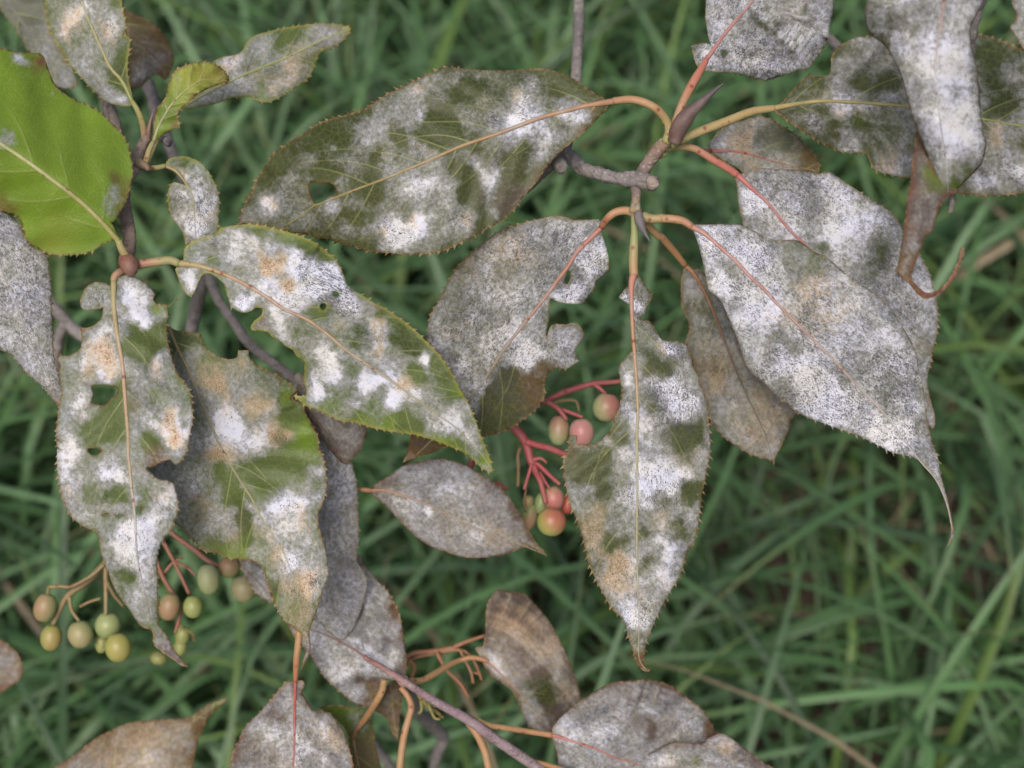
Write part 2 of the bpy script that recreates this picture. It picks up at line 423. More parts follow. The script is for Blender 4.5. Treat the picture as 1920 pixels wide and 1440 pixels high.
        V, F, Kc = tube_geo(P(pr[:, 0], pr[:, 1], z), rr_, interp_cols(rc, n)*(1-fm)+np.array((.50, .48, .50))*fm, 8, flat=.8)
        me, l = mesh('midrib', V, F, o); setcol(me, 'tint', Kc); mo = link('midrib', me, MSTALK, o); mo.location = l
    if petiole:
        pp, dn, ww, cc = petiole
        zb = float(dep(rp[:1])[0])-.0001
        dd = [zb]+list(dn)
        stem('petiole', pp, dd, ww, cc, MSTALK, o, flat=.85)
    return o

def thing(name, label, cat, loc):
    o = bpy.data.objects.new(name, None); COL.objects.link(o); o.location = loc; o['label'] = label; o['category'] = cat
    o.empty_display_size = .02; return o

def long_stem(name, pts, rad, cols, parent, seed=1):
    """woody stem through world points"""
    W = smooth_path(np.array(pts), .02); n = len(W); R = np.interp(np.linspace(0, 1, n), np.linspace(0, 1, len(rad)), rad)
    V, F, K = tube_geo(W, R, interp_cols(cols, n), 10, bumpy=.06, seed=seed)
    me, l = mesh(name, V, F, parent); setcol(me, 'tint', K); o = link(name, me, MBARK, parent); o.location = l; return o

GREYBARK = [(.19, .17, .16), (.14, .125, .12), (.22, .195, .185), (.15, .13, .125)]
BROWNBARK = [(.15, .10, .09), (.17, .11, .08)]
ORANGE = [(.50, .22, .11), (.48, .24, .11), (.46, .26, .12)]
PINK = [(.55, .17, .12), (.50, .22, .12), (.40, .30, .12)]

def berry_geo(x, y, rx, ry, d, rot, green, blush, bdir, seed):
    nu, nv = 20, 14; rs = np.random.RandomState(seed); c = P(x, y, d); k = 2*HALFW*d/1920
    ax = UP*math.cos(rot)+RT*math.sin(rot); bx = RT*math.cos(rot)-UP*math.sin(rot); V = []; K = []
    for i in range(nv+1):
        th = math.pi*i/nv
        for j in range(nu):
            a = 2*math.pi*j/nu; r = math.sin(th); yy = math.cos(th)
            dimp = 1-.10*math.exp(-(th/.35)**2)-.05*math.exp(-((math.pi-th)/.25)**2)
            p = c+ax*yy*ry*k*dimp+bx*r*math.cos(a)*rx*k-FW*r*math.sin(a)*rx*k*.92
            V.append(p); nn = np.array([r*math.cos(a), yy, r*math.sin(a)])
            f = 1/(1+math.exp(-5*(nn@np.array(bdir)-.25))); f = np.clip(f+rs.uniform(-.06, .06), 0, 1)
            q = (np.array(green)*(1-f)+np.array(blush)*f)*.76
            if th > math.pi-.22: q = np.array((.10, .05, .02))
            K.append(q)
    F = [(i*nu+j, (i+1)*nu+j, (i+1)*nu+(j+1) % nu, i*nu+(j+1) % nu) for i in range(nv) for j in range(nu)]
    return np.array(V), F, np.array(K)
def berry(parent, fr, x, y, rx, ry, d, rot=0, green=(.32, .38, .12), blush=(.42, .36, .14), bdir=(.3, -.3, .6), label=None, seed=0):
    f = FR[fr]; V, F, K = berry_geo(f[0]+x*f[2], f[1]+y*f[2], rx*f[2], ry*f[2], d, rot, green, blush, bdir, seed)
    me, l = mesh('berry', V, F, parent, loc=V.mean(0)); setcol(me, 'tint', K); o = link('berry', me, MBERRY, parent, label=label); o.location = l
    return o

def bud(parent, px, d, w, cols, label=None):
    p = smooth_path(path(px), 3); n = len(p); s = np.linspace(0, 1, n)
    prof = np.interp(s, [0, .12, .3, .5, .8, 1], [.5, .88, 1, .66, .3, .05])
    D = np.interp(s, [0, 1], d); parts = [tube_geo(P(p[:, 0], p[:, 1], D), w*.5*prof*2*HALFW*D/1920, interp_cols(cols, n), 14)]
    # two clasping outer scales
    m = int(n*.62); e = tube_geo(P(p[:m, 0]+w*.10, p[:m, 1]+1, D[:m]-.0004), w*.42*np.interp(np.linspace(0, 1, m), [0, .4, 1], [1, .95, .05])*2*HALFW*.4/1920, interp_cols([np.array(c)*.8 for c in cols], m), 12)
    V, F, K = join(parts+[e]); me, l = mesh('bud', V, F, parent); setcol(me, 'tint', K); o = link('bud', me, MBUD, parent, label=label); o.location = l; return o

#@@GROUND
# ------------------------------------------------------------------ ground and grass
def ground():
    m, n, b = mat('soil'); g = G(n); co = g.new('ShaderNodeTexCoord').outputs['Object']
    n1 = g.noise(co, 30, 6, .7); n2 = g.noise(co, 140, 4, .7); n3 = g.noise(co, 4, 3, .5)
    c = g.mix(g.ramp(n1, .35, .65), (.035, .025, .019), (.11, .08, .058)); c = g.mix(g.math('MULTIPLY', g.ramp(n2, .6, .72), .5), c, (.18, .135, .09))
    c = g.mix(g.math('MULTIPLY', g.ramp(n3, .5, .7), .5), c, (.035, .05, .018))
    n.links.new(c, b.inputs['Base Color']); b.inputs['Roughness'].default_value = .95
    bp = g.new('ShaderNodeBump'); bp.inputs['Strength'].default_value = .8; bp.inputs['Distance'].default_value = .008
    n.links.new(n1, bp.inputs['Height']); n.links.new(bp.outputs[0], b.inputs['Normal'])
    # fine sheet near the shrub growing coarser outwards, one sheet to the horizon
    a = np.concatenate([-np.geomspace(300, 2.2, 14), np.linspace(-2, 2, 101), np.geomspace(2.2, 300, 14)]); X, Y = np.meshgrid(a, a+.7)
    H = (.03*(fbm(X*4+50, Y*4+50, 3, 4)-.5)+.01*(fbm(X*25+50, Y*25+50, 4)-.5))*np.exp(-((X)**2+(Y-.7)**2)/16)
    V = np.stack([X.ravel(), Y.ravel(), H.ravel()], 1); k = len(a)
    F = [(i*k+j, i*k+j+1, (i+1)*k+j+1, (i+1)*k+j) for i in range(k-1) for j in range(k-1)]
    me, l = mesh('ground', V, F, None); o = link('ground', me, m); o['kind'] = 'structure'; o['label'] = 'dark brown soil under the grass'
ground()

def blades(name, N, region, hgt, wid, cols, probs, lay, seed, mat_, label, kink=.2, patch=None):
    rs = np.random.RandomState(seed); Vs = []; Ks = []; Fs = []; o = 0; ns = 9
    x0, x1, y0, y1 = region; ntuft = max(1, N//9); tx = rs.uniform(x0, x1, ntuft); ty = rs.uniform(y0, y1, ntuft)
    s = np.linspace(0, 1, ns+1)
    wp = np.interp(s, [0, .08, .45, .75, .93, 1], [.55, .85, 1, .72, .3, .03])
    for i in range(N):
        t = rs.randint(ntuft); bx, by = tx[t]+rs.normal(0, .018), ty[t]+rs.normal(0, .018)
        if patch is not None and rs.rand() < patch(bx, by): continue
        L = rs.uniform(*hgt); az = rs.uniform(0, 6.283); th0 = abs(rs.normal(0, .3))+lay*.35; bend = rs.uniform(.8, 3.0)*(.6+lay); W = rs.uniform(*wid)
        th = th0+bend*s**1.5
        if rs.rand() < kink: kpos = rs.uniform(.35, .75); th = th+np.where(s > kpos, rs.uniform(.5, 1.3), 0)
        th = np.minimum(th, 2.6); azz = az+rs.normal(0, .5)*s
        st = L/ns; dx = np.sin(th)*np.cos(azz)*st; dy = np.sin(th)*np.sin(azz)*st; dz = np.cos(th)*st
        c = np.stack([bx+np.cumsum(dx)-dx[0], by+np.cumsum(dy)-dy[0], np.cumsum(dz)-dz[0]], 1)
        c[:, 2] = np.maximum(c[:, 2], .004+.004*rs.rand())
        tw = az+math.pi/2+rs.normal(0, .45)*s+rs.normal(0, .2)
        side = np.stack([np.cos(tw), np.sin(tw), np.zeros(ns+1)], 1)
        T = np.gradient(c, axis=0); T /= np.linalg.norm(T, axis=1)[:, None]+1e-9; nn = np.cross(side, T)
        hw = (W*.5*wp)[:, None]
        V = np.concatenate([c-side*hw+nn*hw*.28, c-nn*hw*.12, c+side*hw+nn*hw*.28]); m = ns+1
        col = np.array(cols[rs.choice(len(cols), p=probs)])*rs.uniform(.75, 1.25)
        K = np.tile(col, (3*m, 1)); tipf = np.tile(np.clip((s-.85)/.15, 0, 1)*(rs.rand() < .25), 3)[:, None]; K = K*(1-tipf)+np.array((.22, .17, .08))*tipf
        K[m:2*m] *= 1.12
        Vs.append(V); Ks.append(K); j = np.arange(ns)
        Fs.append(np.concatenate([np.stack([j, j+m, j+m+1, j+1], 1), np.stack([j+m, j+2*m, j+2*m+1, j+m+1], 1)])+o); o += 3*m
    V = np.vstack(Vs); F = np.vstack(Fs); me = bpy.data.meshes.new(name)
    me.vertices.add(len(V)); me.vertices.foreach_set('co', V.ravel()); me.loops.add(F.size); me.loops.foreach_set('vertex_index', F.ravel().astype(np.int32))
    me.polygons.add(len(F)); me.polygons.foreach_set('loop_start', np.arange(0, F.size, 4, dtype=np.int32)); me.update(calc_edges=True)
    me.polygons.foreach_set('use_smooth', [True]*len(F)); setcol(me, 'tint', np.vstack(Ks))
    ob = link(name, me, mat_, label=label); ob['kind'] = 'stuff'; ob['category'] = 'grass' if 'grass' in name else 'litter'; return ob
def grass_material():
    m, n, b = mat('grass_blade'); g = G(n); co = g.new('ShaderNodeTexCoord').outputs['Object']; t = g.attr('tint').outputs['Color']
    c = g.mix(g.math('MULTIPLY', g.ramp(g.noise(co, 90, 3), .4, .7), .35), t, g.mix(.5, t, (.02, .03, .012)))
    n.links.new(c, b.inputs['Base Color']); b.inputs['Roughness'].default_value = .48; b.inputs['Specular IOR Level'].default_value = .45
    tr = g.new('ShaderNodeBsdfTranslucent'); n.links.new(g.mix(.5, t, (.06, .16, .02)), tr.inputs[0]); ms = g.new('ShaderNodeMixShader'); ms.inputs[0].default_value = .22
    n.links.new(b.outputs[0], ms.inputs[1]); n.links.new(tr.outputs[0], ms.inputs[2]); n.links.new(ms.outputs[0], n.nodes['Material Output'].inputs[0]); return m
MG = grass_material()
GC = [(.062, .130, .044), (.080, .165, .058), (.112, .198, .090), (.102, .170, .040), (.042, .088, .036), (.24, .19, .12)]
bare = lambda x, y: .85*math.exp(-((x-.24)**2+(y-.42)**2)/.016)+.5*math.exp(-((x+.22)**2+(y-.45)**2)/.008)
blades('grass', 8600, (-.75, .75, .12, 1.75), (.18, .40), (.0028, .0076), GC, [.26, .275, .205, .1, .148, .012], .45, 11, MG, 'long blue-green grass arching and crossing below the shrub', patch=bare)
blades('fine_grass', 8500, (-.8, .8, .1, 1.8), (.08, .22), (.0015, .0035), GC, [.22, .2, .13, .15, .22, .08], .5, 12, MG, 'short thin grass growing between the long blades', patch=lambda x, y: .7*bare(x, y))
blades('distant_grass', 9000, (-2.6, 2.6, -1.6, 3.6), (.18, .38), (.004, .008), GC, [.27, .25, .2, .1, .15, .03], .45, 13, MG, 'long grass spreading around the shrub', patch=lambda x, y: 1.0 if (-.72 < x < .72 and .15 < y < 1.7) else 0)
blades('straw_litter', 5000, (-.8, .8, .1, 1.6), (.03, .12), (.001, .003), [(.26, .21, .15), (.17, .12, .09), (.36, .30, .22), (.14, .08, .055)], [.3, .3, .15, .25], 1.9, 14, MG, 'dead straw and brown leaf litter lying on the soil')
#@@LEAVES

# ================================================================== branch on the right (two leaf nodes)
right = thing('shrub_branch', 'grey twig in the upper middle with two fans of mildewed leaves on pink stalks', 'branch', P(1190, 335, .412))
stem('twig', '@b 1408,-420 1412,-200 1408,0 1402,90 1395,210 1385,330 1340,560 1290,640', [.47, .465, .445, .43, .425], [20, 21, 20, 22, 25], GREYBARK, MBARK, right, label='thin grey twig rising out of the picture behind the large leaf', bumpy=.08, ns=12)
stem('twig', '@b 1060,830 1130,780 1200,710 1260,650 1320,605 1370,625 1430,685 1520,715 1620,740 1720,745 1790,760 1830,768', [.436, .43, .426, .420, .412, .408, .405], [18, 24, 27, 27, 26, 25, 24, 31, 30], GREYBARK, MBARK, right, label='knobbly grey twig ending in a cut stub', bumpy=.10, ns=14, seed=4)
stem('twig', '@b 1730,745 1775,680 1830,600 1870,555 1900,530', [.408, .407, .406], [22, 24, 26, 22], [(.15, .12, .11), (.17, .11, .09), (.22, .15, .10)], MBARK, right, bumpy=.05, ns=12)
stem('twig', '@b 1720,760 1725,820 1722,870 1720,925', [.408, .407, .406], [23, 18, 17, 24], [(.15, .12, .11), (.17, .12, .10), (.28, .22, .12)], MBARK, right, bumpy=.05, ns=12)
stem('knob', '@b 1290,640 1310,665 1318,700', [.414, .410, .408], [22, 26, 16], GREYBARK, MBARK, right, bumpy=.12)
stem('stub_end', '@b 1800,740 1815,765 1822,795', [.403, .4025, .403], [16, 24, 16], [(.26, .21, .18), (.20, .15, .13), (.30, .25, .2)], MBARK, right, bumpy=.14)
bud(right, '@c 58,748 90,680 150,600 210,545 270,490 330,440', [.404, .394], 33, [(.13, .07, .055), (.105, .07, .065), (.085, .07, .075)], 'large pointed brown bud at the upper node')
bud(right, '@b 1728,925 1745,980 1768,1030 1800,1085', [.402, .397], 19, [(.15, .12, .12), (.09, .078, .088), (.12, .105, .115)], 'small dark bud at the lower node')

leaf(right, 'large green leaf blotched with white mildew and a hole near its left end', '@b 1545,300 1470,255 1390,200 1300,160 1200,140 1050,150 900,150 ^760,140 680,130 570,180 450,240 370,275 240,360 100,405 @a 1730,660 1640,720 1560,770 1470,835 1430,900 1380,980 1350,1050 1310,1130 1290,1200! 1420,1225 1560,1250 @b 0,1065 120,1095 250,1135 400,1150 560,1155 690,1130 830,1060 960,990 1040,930 1090,870 ~1110,840 1200,740 1230,690 1290,620 1330,580 1390,530 1430,500 1500,430 1540,390 1580,350!',
     '@b 1600,320 1450,345 1330,375 1200,410 1080,455 960,500 770,565 600,640 360,740 200,800 0,880 @a 1700,1110 1620,1170 1540,1220',
     '@a m1700,760,70,-.7 m1500,880,80,-.7 m1440,1010,60,-.4 @b m80,500,130,-.8 m250,370,50,-.5 m620,370,60,-.7 m700,440,80,-.9 m600,500,60,-.8 m440,520,55,-.8 m800,200,45,-.7 m740,280,50,-.7 m860,250,60,-.6 m300,630,60,-.5 m60,690,80,-.6 m1290,320,80,-.3 m1050,680,70,-.8 m1120,600,50,-.6 m1290,440,40,-.5 m1350,470,30,-.3 m300,820,80,-.5 m180,960,90,-.7 m900,1000,50,-.6 m1010,830,80,-.9 m780,790,90,-.5 m720,700,60,-.4 m250,760,70,-.5 m480,900,50,-.3 m880,570,50,-.4 m620,990,40,-.4 m1350,250,60,-.4'
     ' m300,470,90,.45 m640,300,80,.4 m560,220,60,.4 m940,160,40,.6 m850,180,60,.3 m1180,230,40,.7 m1100,300,70,.5 m1130,370,70,.7 m1040,400,60,.6 m960,450,40,.6 m560,600,70,.6 m380,600,60,.5 m110,620,60,.5 m1080,510,80,.9 m1200,440,60,.5 m1370,390,90,.9 m1450,400,50,.6 m1250,520,60,.6 m1180,640,60,.6 m800,640,60,.6 m920,740,80,.9 m840,680,50,.5 m500,790,90,.8 m650,840,90,.7 m740,880,50,.5 m350,850,50,.3 m400,1020,110,1.1 m500,990,60,.6 m150,1030,50,.9 m580,980,60,.6 m740,1010,80,.8 m950,950,40,.5 m60,880,60,.6 m540,400,40,.5 m730,390,40,.5 @a m1430,1110,55,.9 m1540,960,50,.4'
     ' @b o1090,290,60 o400,480,50 o560,240,40 o580,590,60 o340,630,60 o850,860,60 o330,1040,50,.9 o500,960,50,.7 o890,360,60 o780,980,50 @a o1450,1110,55 o1540,950,60 @b k1140,370,90 k970,440,40,.8 k400,1030,100,.8 k740,1000,60 k560,620,50 k1190,230,35 D60,470,200 D650,430,130,.6 P1120,870,120,.8 P1000,860,120,.5 B1500,370,40,.9 B1450,480,50,.7 D860,230,90,.6 B1200,740,50,.7',
     holes=('@a 1665,1000 1690,985 1730,995 1770,985 1810,1010 1815,1050 1780,1060 1740,1095 1710,1100 1680,1070',), d=(.402, .398, .400, .418), slope=(5, 3), wave=3, quilt=.45,
     base='olive', cov=.22, var=.45, org=.14, spk=.04, edge='rust', tooth=5.5, ribw=(12, 3), ribc=[(.48, .25, .14), (.40, .26, .12), (.30, .28, .09)],
     petiole=('@b 1600,318 1700,310 1790,335 1860,385 1905,470 1890,545', [.400, .400, .403, .405], [14, 15, 16, 17, 20], [(.50, .24, .13), (.52, .24, .12), (.45, .30, .13), (.36, .34, .11)]))

leaf(right, 'grey mildewed leaf with chewed right side and brown-green lower end', '@g 1060,190 1050,150 980,150 900,150 870,135 800,130 ^700,150 600,175 500,215 400,290 320,360 260,430 210,530 180,590 140,650 120,730 115,800 ~95,950 70,1100 40,1250 10,1400 @n 705,675! 800,645 900,615 980,580 @g ^430,1318 480,1310 560,1280 640,1230 700,1180 740,1130 755,1080 750,1040 760,1000 790,960 850,950 ~865,970! 880,955 905,935 940,915! 920,880 925,840 960,790 965,760 940,720 910,705 870,715 800,715 775,745 763,785! 762,760 775,680 780,590! 785,575 830,595 900,605 960,600 990,560 1020,530 1030,480 1080,440 1100,410 1095,340 1080,280 1062,225',
     '@g 1060,190 1000,250 930,320 880,400 820,480 770,550 690,650 610,750 520,870 430,1010 330,1130 200,1280 60,1420',
     '@g m560,1000,90,-.9 m600,1100,120,-1.3 m720,1000,70,-.9 m500,1200,120,-1.5 m680,1180,90,-1.2 m440,1280,80,-1.2 m740,1080,60,-1 m420,1120,50,-.2 m320,600,90,-.2 m250,650,60,-.2 m670,1040,18,1.2 m640,920,80,.6 m700,880,70,.5 m560,760,90,.4 m330,960,120,.5 m420,1080,60,.5 m900,560,70,.9 m830,560,40,.9 m1000,350,90,.6 m900,250,80,.2 m680,960,35,.5 m1050,300,50,.4'
     ' k950,500,150,.6 k500,800,300,.3 k700,300,250,.4 k1000,200,100,.3 o600,300,120,.5 o300,400,100,.4 o250,700,100,.3 B640,1100,150,.5 O560,1080,120,.7 B700,1000,90,.9 B720,1120,70,.9 O450,1250,120,.6 @n m800,620,130,-1.6 R760,620,120,.8 @g B200,1350,150 B840,920,60',
     holes=('@g 874,430 886,428 892,445 888,475 872,498 860,490 868,462',), d=(.412, .410, .420, .436), slope=(4, 5), wave=2.2, base='olive', cov=.68, var=.4, org=.25, spk=.5, edge='rust', tooth=4, ribw=(11, 3), ribc=[(.50, .16, .10), (.42, .22, .14), (.30, .24, .15), (.30, .26, .12)],
     petiole=('@g 1060,190 1085,150 1130,112 1190,100 1240,115', [.408, .408, .407], [12, 15, 16, 18], [(.50, .17, .10), (.52, .24, .12), (.48, .26, .13)]), seed=77)

leaf(right, 'long hanging leaf with deeply chewed upper edges and a hooked brown tip', '@g 1235,445 1250,445 1280,480 1300,510 1335,550! 1325,590 1300,620 1300,650 1280,670 1265,675! 1290,690 1330,705 1350,740 1380,790 1420,805 1490,805 1520,830 1545,880 1550,930 1580,990 1600,1060 1625,1120 ^1635,1180 1640,1260 @i 955,100 955,200 935,320 910,440 895,570 870,680 830,740 800,850 740,950 700,1020 670,1080 640,1150 610,1230 ~600,1300 595,1340 608,1362 635,1362! 625,1380 600,1378 575,1358 545,1310 530,1250 ^510,1190 490,1110 430,1050 400,1000 360,930 330,870 300,800 280,720 255,620 230,550 200,490 180,400 165,320 160,240 185,180 190,110! ~200,102 235,104! 240,150 300,155 340,145 400,95 430,50 440,0 @g 1150,1180 1160,1130 1165,1060 1155,990 1150,950 1190,890 1222,860! 1225,700 1213,610! 1150,568! 1180,530 1208,500 1215,460',
     '@g 1235,435 1221,500 1222,610 1228,750 1240,900 1250,1050 1255,1200 @i 560,60 560,250 560,500 560,750 565,950 570,1150 570,1300 600,1365',
     '@g m1440,850,70,.8 k1440,860,90,.9 m1450,1030,90,1 k1450,1080,110,1 m1500,1200,90,.9 k1480,1200,90,.8 m1200,1020,35,.6 m1190,1180,50,.6 k1190,1180,60,.7 m1350,960,70,-.7 m1290,1060,60,.3 m1420,930,60,-.7 m1330,1140,60,-.5 m1300,880,80,-.2 m1190,930,40,-.2 m1240,620,60,.7 k1250,600,120,.8 m1180,570,40,.6 o1390,840,40,.7 m1310,1250,80,.6'
     ' @i m830,130,90,-.9 m900,60,50,-.6 m500,110,60,-.6 m300,260,110,-.9 m400,200,60,-.5 m230,300,70,-.8 m400,400,60,-.6 m850,410,70,-.9 m700,470,40,-.6 m440,700,60,-.8 m590,800,50,-.8 m600,620,40,-.6 m800,600,60,-.8 m280,450,50,-.4 m670,740,40,-.5 m700,340,110,.7 m620,400,80,.6 m760,300,70,.5 m270,180,60,.7 m400,130,40,.7 m480,210,50,.5 m500,440,60,.5 m270,390,60,.3 m700,700,100,.5 m520,790,80,.5 m560,1120,80,.8 m480,1050,60,.5 m720,880,60,.6 m580,1040,70,.2'
     ' k780,60,90,.9 k700,380,120,.6 k500,430,60,.6 k520,820,80,.4 k580,1100,120,.5 k300,670,80,.3 o260,170,70,.5 o420,120,30,.6 o320,560,110,.7 o380,480,60,.5 o420,780,90,.7 o480,900,110,.7 o850,200,110,.6 o330,680,80,.6 o680,560,70,.4 o720,870,70,.5 o590,980,70,.3 R560,1320,60,1 B540,1250,50,.5 m560,1320,50,-1.2 D880,80,90,.5 B210,200,50,.5',
     d=(.405, .400, .399, .404), slope=(4, 4), wave=2, quilt=.5, base='olive', cov=.55, var=.4, org=.2, spk=.15, edge='rust', tooth=6, ribw=(10, 2.2), ribc=[(.52, .20, .14), (.48, .30, .16), (.36, .34, .12), (.40, .36, .2), (.36, .32, .18)],
     petiole=('@g 1235,450 1231,380 1234,300 1237,230 1240,130', [.405, .405, .406], [17, 18, 17, 14, 16], [(.48, .26, .14), (.42, .30, .13), (.33, .36, .13), (.33, .33, .12)]))

leaf(right, 'broad white mildewed leaf on the right with a long curled tip', '@h 165,125 190,118 250,118 340,115 430,120 500,150 590,195 650,200 740,205 820,260 900,300 ^980,370 1060,430 1140,480 1210,540 ~1235,560 1290,650 1340,730 1380,820 1390,900 1410,960 1420,1030 1430,1120 1440,1190 1450,1240 ^1470,1310 1495,1380 @0 ~1764,890 1775,930 1787,985 1788,1005 1775,1027! 1783,1000 1778,960 1765,920 1745,885 1725,865 @h ^1340,1370 1250,1350 1150,1300 1070,1260 980,1230 900,1200 800,1165 730,1130 690,1100 ~640,1060 570,990 500,930 460,880 440,830 410,740 380,660 350,590 320,530 280,490 255,470 240,400 220,310 200,230 180,170',
     '@h 165,130 230,165 300,225 400,315 480,400 560,475 640,560 720,640 800,720 870,790 960,880 1050,980 1150,1080 1250,1200 1330,1310 1410,1410 @0 1755,900 1775,945 1785,990',
     '@h m740,290,130,-.9 m720,450,60,-.7 m850,370,70,-.6 m420,190,50,-.6 m350,360,60,-.7 m600,730,50,-.6 m690,780,60,-.8 m970,950,70,-.6 m1240,980,60,-.5 m660,1020,60,-.3 m1180,840,60,-.3 m1410,1190,60,-.4 m1390,1400,60,-.3 m1320,1120,40,-.4 m1230,1110,40,-.4 m490,690,50,-.2 m400,560,40,-.4'
     ' m300,430,70,.5 m230,230,80,.5 m560,600,120,.4 m900,1100,150,.5 m1200,1250,120,.5 m700,900,100,.4 m500,260,80,.5 m1050,600,200,.1 k260,230,80,.7 k540,240,90,.9 k400,430,60,.5 k600,950,140,.8 k850,1070,140,.6 k1280,940,140,.7 k800,730,80,.6 k1000,980,150,.6 k1150,600,200,.2 k1250,1250,120,.4 k770,600,60,.5 o800,430,130,.6 o900,600,170,.5 o600,600,100,.4 o560,780,80,.3 o350,150,80,.3 P430,180,80 g760,300,150,.8 P1410,1200,60',
     d=(.404, .400, .402, .405, .400, .398), slope=(5, 5), wave=2, quilt=.5, base='olive', cov=.86, var=.3, org=.15, spk=.45, edge='red', tooth=5, ribw=(10, 1.5), ribc=[(.52, .22, .16), (.50, .20, .15), (.48, .32, .24), (.45, .38, .32), (.45, .4, .36)], margin_cov=-.3,
     petiole=('@h 165,130 120,100 60,88 0,85 @g 1400,140 1330,145 1280,130', [.404, .405, .406], [13, 16, 16, 17, 19], [(.50, .20, .12), (.52, .26, .14), (.46, .28, .13), (.36, .30, .12)]), streak=.1)

e_leaf = leaf(right, 'white mildewed leaf with a long pink-red stalk behind the broad white leaf', '@c 395,925 450,915 520,890 600,895 720,900 830,920 890,910 980,970 ^1060,1020 1130,1070 1210,1120 1270,1190 @h 1290,130 1330,180 1400,290 1440,360 1465,430 1485,520 1495,620 1490,700 1470,780 1460,850 ~1445,900 1437,960 1450,1050 1475,1140 1478,1200 1465,1222! 1435,1190 1410,1120 1300,1040 1000,900 700,640 520,400 440,170 ~440,120 430,80 415,0 @c 405,1050 398,970',
     '@c 400,925 440,960 480,1000 560,1070 640,1170 720,1260 @h 740,190 850,310 980,450 1100,600 1230,800 1350,1000 1430,1120',
     '@c m470,1080,50,.5 m450,1030,40,.4 m540,1010,50,-.3 m640,1000,60,-.6 m800,1040,70,-.2 m860,1310,50,-.8 m790,1250,40,-.5 m1160,1330,60,-.8 m1000,1100,200,.2 m530,1060,60,.3 m900,1250,100,.3 m700,1200,60,.2 @h m900,240,50,-.8 m1160,300,60,-.9 m1110,370,50,-.6 m1420,760,60,-.6 m1440,1080,50,-.3 k1250,450,200,.3 @c k560,1000,80,.8 k480,1080,80,.5 k800,1000,150,.4 k760,1150,100,.3 o640,940,60,.3 D640,1000,60,.4 g860,1310,60 P1430,1050,100 @h B1420,760,50,.7 P1460,500,80,.8 P1450,1100,120,.8',
     d=(.414, .418, .424, .422), slope=(3, 4), wave=2.5, base='olive', cov=.78, var=.35, org=.12, spk=.4, edge='red', tooth=4, ribw=(9, 2), ribc=[(.55, .13, .11), (.50, .16, .14), (.36, .2, .14), (.3, .22, .14)],
     petiole=('@c 400,925 340,885 280,850 220,812 170,785 100,775 40,778 0,800 @b 1870,620', [.413, .412, .411, .409], [14, 15, 15, 14, 15, 18, 20], [(.55, .14, .12), (.56, .16, .13), (.52, .22, .14), (.42, .34, .13), (.36, .34, .11)]))

leaf(right, 'dull grey-brown leaf hanging behind the broad white leaf', '@h 130,345 110,420 105,500 110,560 135,620 150,680 140,720 130,760 160,830 180,900 200,970 225,1050 245,1130 ^270,1190 330,1260 400,1310 480,1360 560,1385 ~600,1392 610,1432! 614,1385 650,1310 690,1220 700,1170 742,1135 730,1060 600,900 520,700 450,550 400,480 300,450 220,370 175,355',
     '@h 130,340 180,390 238,492 290,610 340,740 400,900 480,1080 560,1250 603,1400',
     '@h m250,600,60,-.5 m330,700,60,-.3 m300,900,60,-.2 B300,900,150,.6 o550,1150,150,.6 o280,950,60,.5 P600,1300,150 D270,570,80,.6 B240,480,100,.5', d=(.424, .43, .436, .438), slope=(4, 5), wave=2.2, base='grey', cov=.48, var=.2, org=.35, spk=.3, edge='red', tooth=3, ribw=(10, 2), ribc=[(.45, .20, .10), (.22, .13, .09), (.14, .12, .09), (.18, .14, .1)], streak=.25,
     petiole=('@h 130,340 70,265 0,185 @g 1370,240 1310,180 1265,130', [.420, .414, .408], [11, 14, 15, 14], [(.45, .20, .10), (.46, .21, .10), (.48, .26, .12), (.42, .30, .12)]))

leaf(right, 'white leaf cut by the top edge of the picture with dark creases', '@c 240,375 ~210,365 180,330 170,290 160,240! 190,232 245,228 265,245! 250,200 240,150 232,80 235,20 240,-40 300,-200 500,-350 800,-330 930,-180 920,-50 915,20 905,80 ^890,150 880,210 850,270 810,320 780,360 ~740,365 ^680,385 600,415 540,425 470,405 390,385 ~300,380',
     '@c 235,320 300,230 360,150 430,70 470,20 520,-60 620,-180 720,-300',
     '@c m500,90,22,-1.1 m530,120,22,-1.2 m560,150,22,-1 m600,180,22,-1 m640,240,20,-.9 m680,280,18,-.9 m700,310,16,-.8 m620,120,16,-.9 m570,50,20,-.6 m760,60,22,-.8 m800,110,22,-.8 m840,150,20,-.7 m480,60,14,-.8 m400,100,30,-.2 D560,140,90 O500,60,80 o320,60,100,.4 o700,50,120,.4 k500,300,300,.25 m300,300,80,.3',
     holes=('@c 320,265 340,268 350,285 340,298 325,290',), d=(.408, .415, .43), slope=(5, 4), wave=3.2, nwave=5, quilt=.9, base='olive', cov=.83, var=.2, org=.14, spk=.55, edge='brown', tooth=3, ribw=(10, 3), ribc=[(.50, .14, .11), (.46, .18, .13), (.4, .26, .18)],
     petiole=('@c 240,313 205,375 150,470 110,550 75,640 60,700', [.406, .404, .405], [10, 17, 17, 15, 14], [(.52, .13, .10), (.56, .18, .12), (.50, .24, .13), (.44, .30, .14)]), streak=.1)

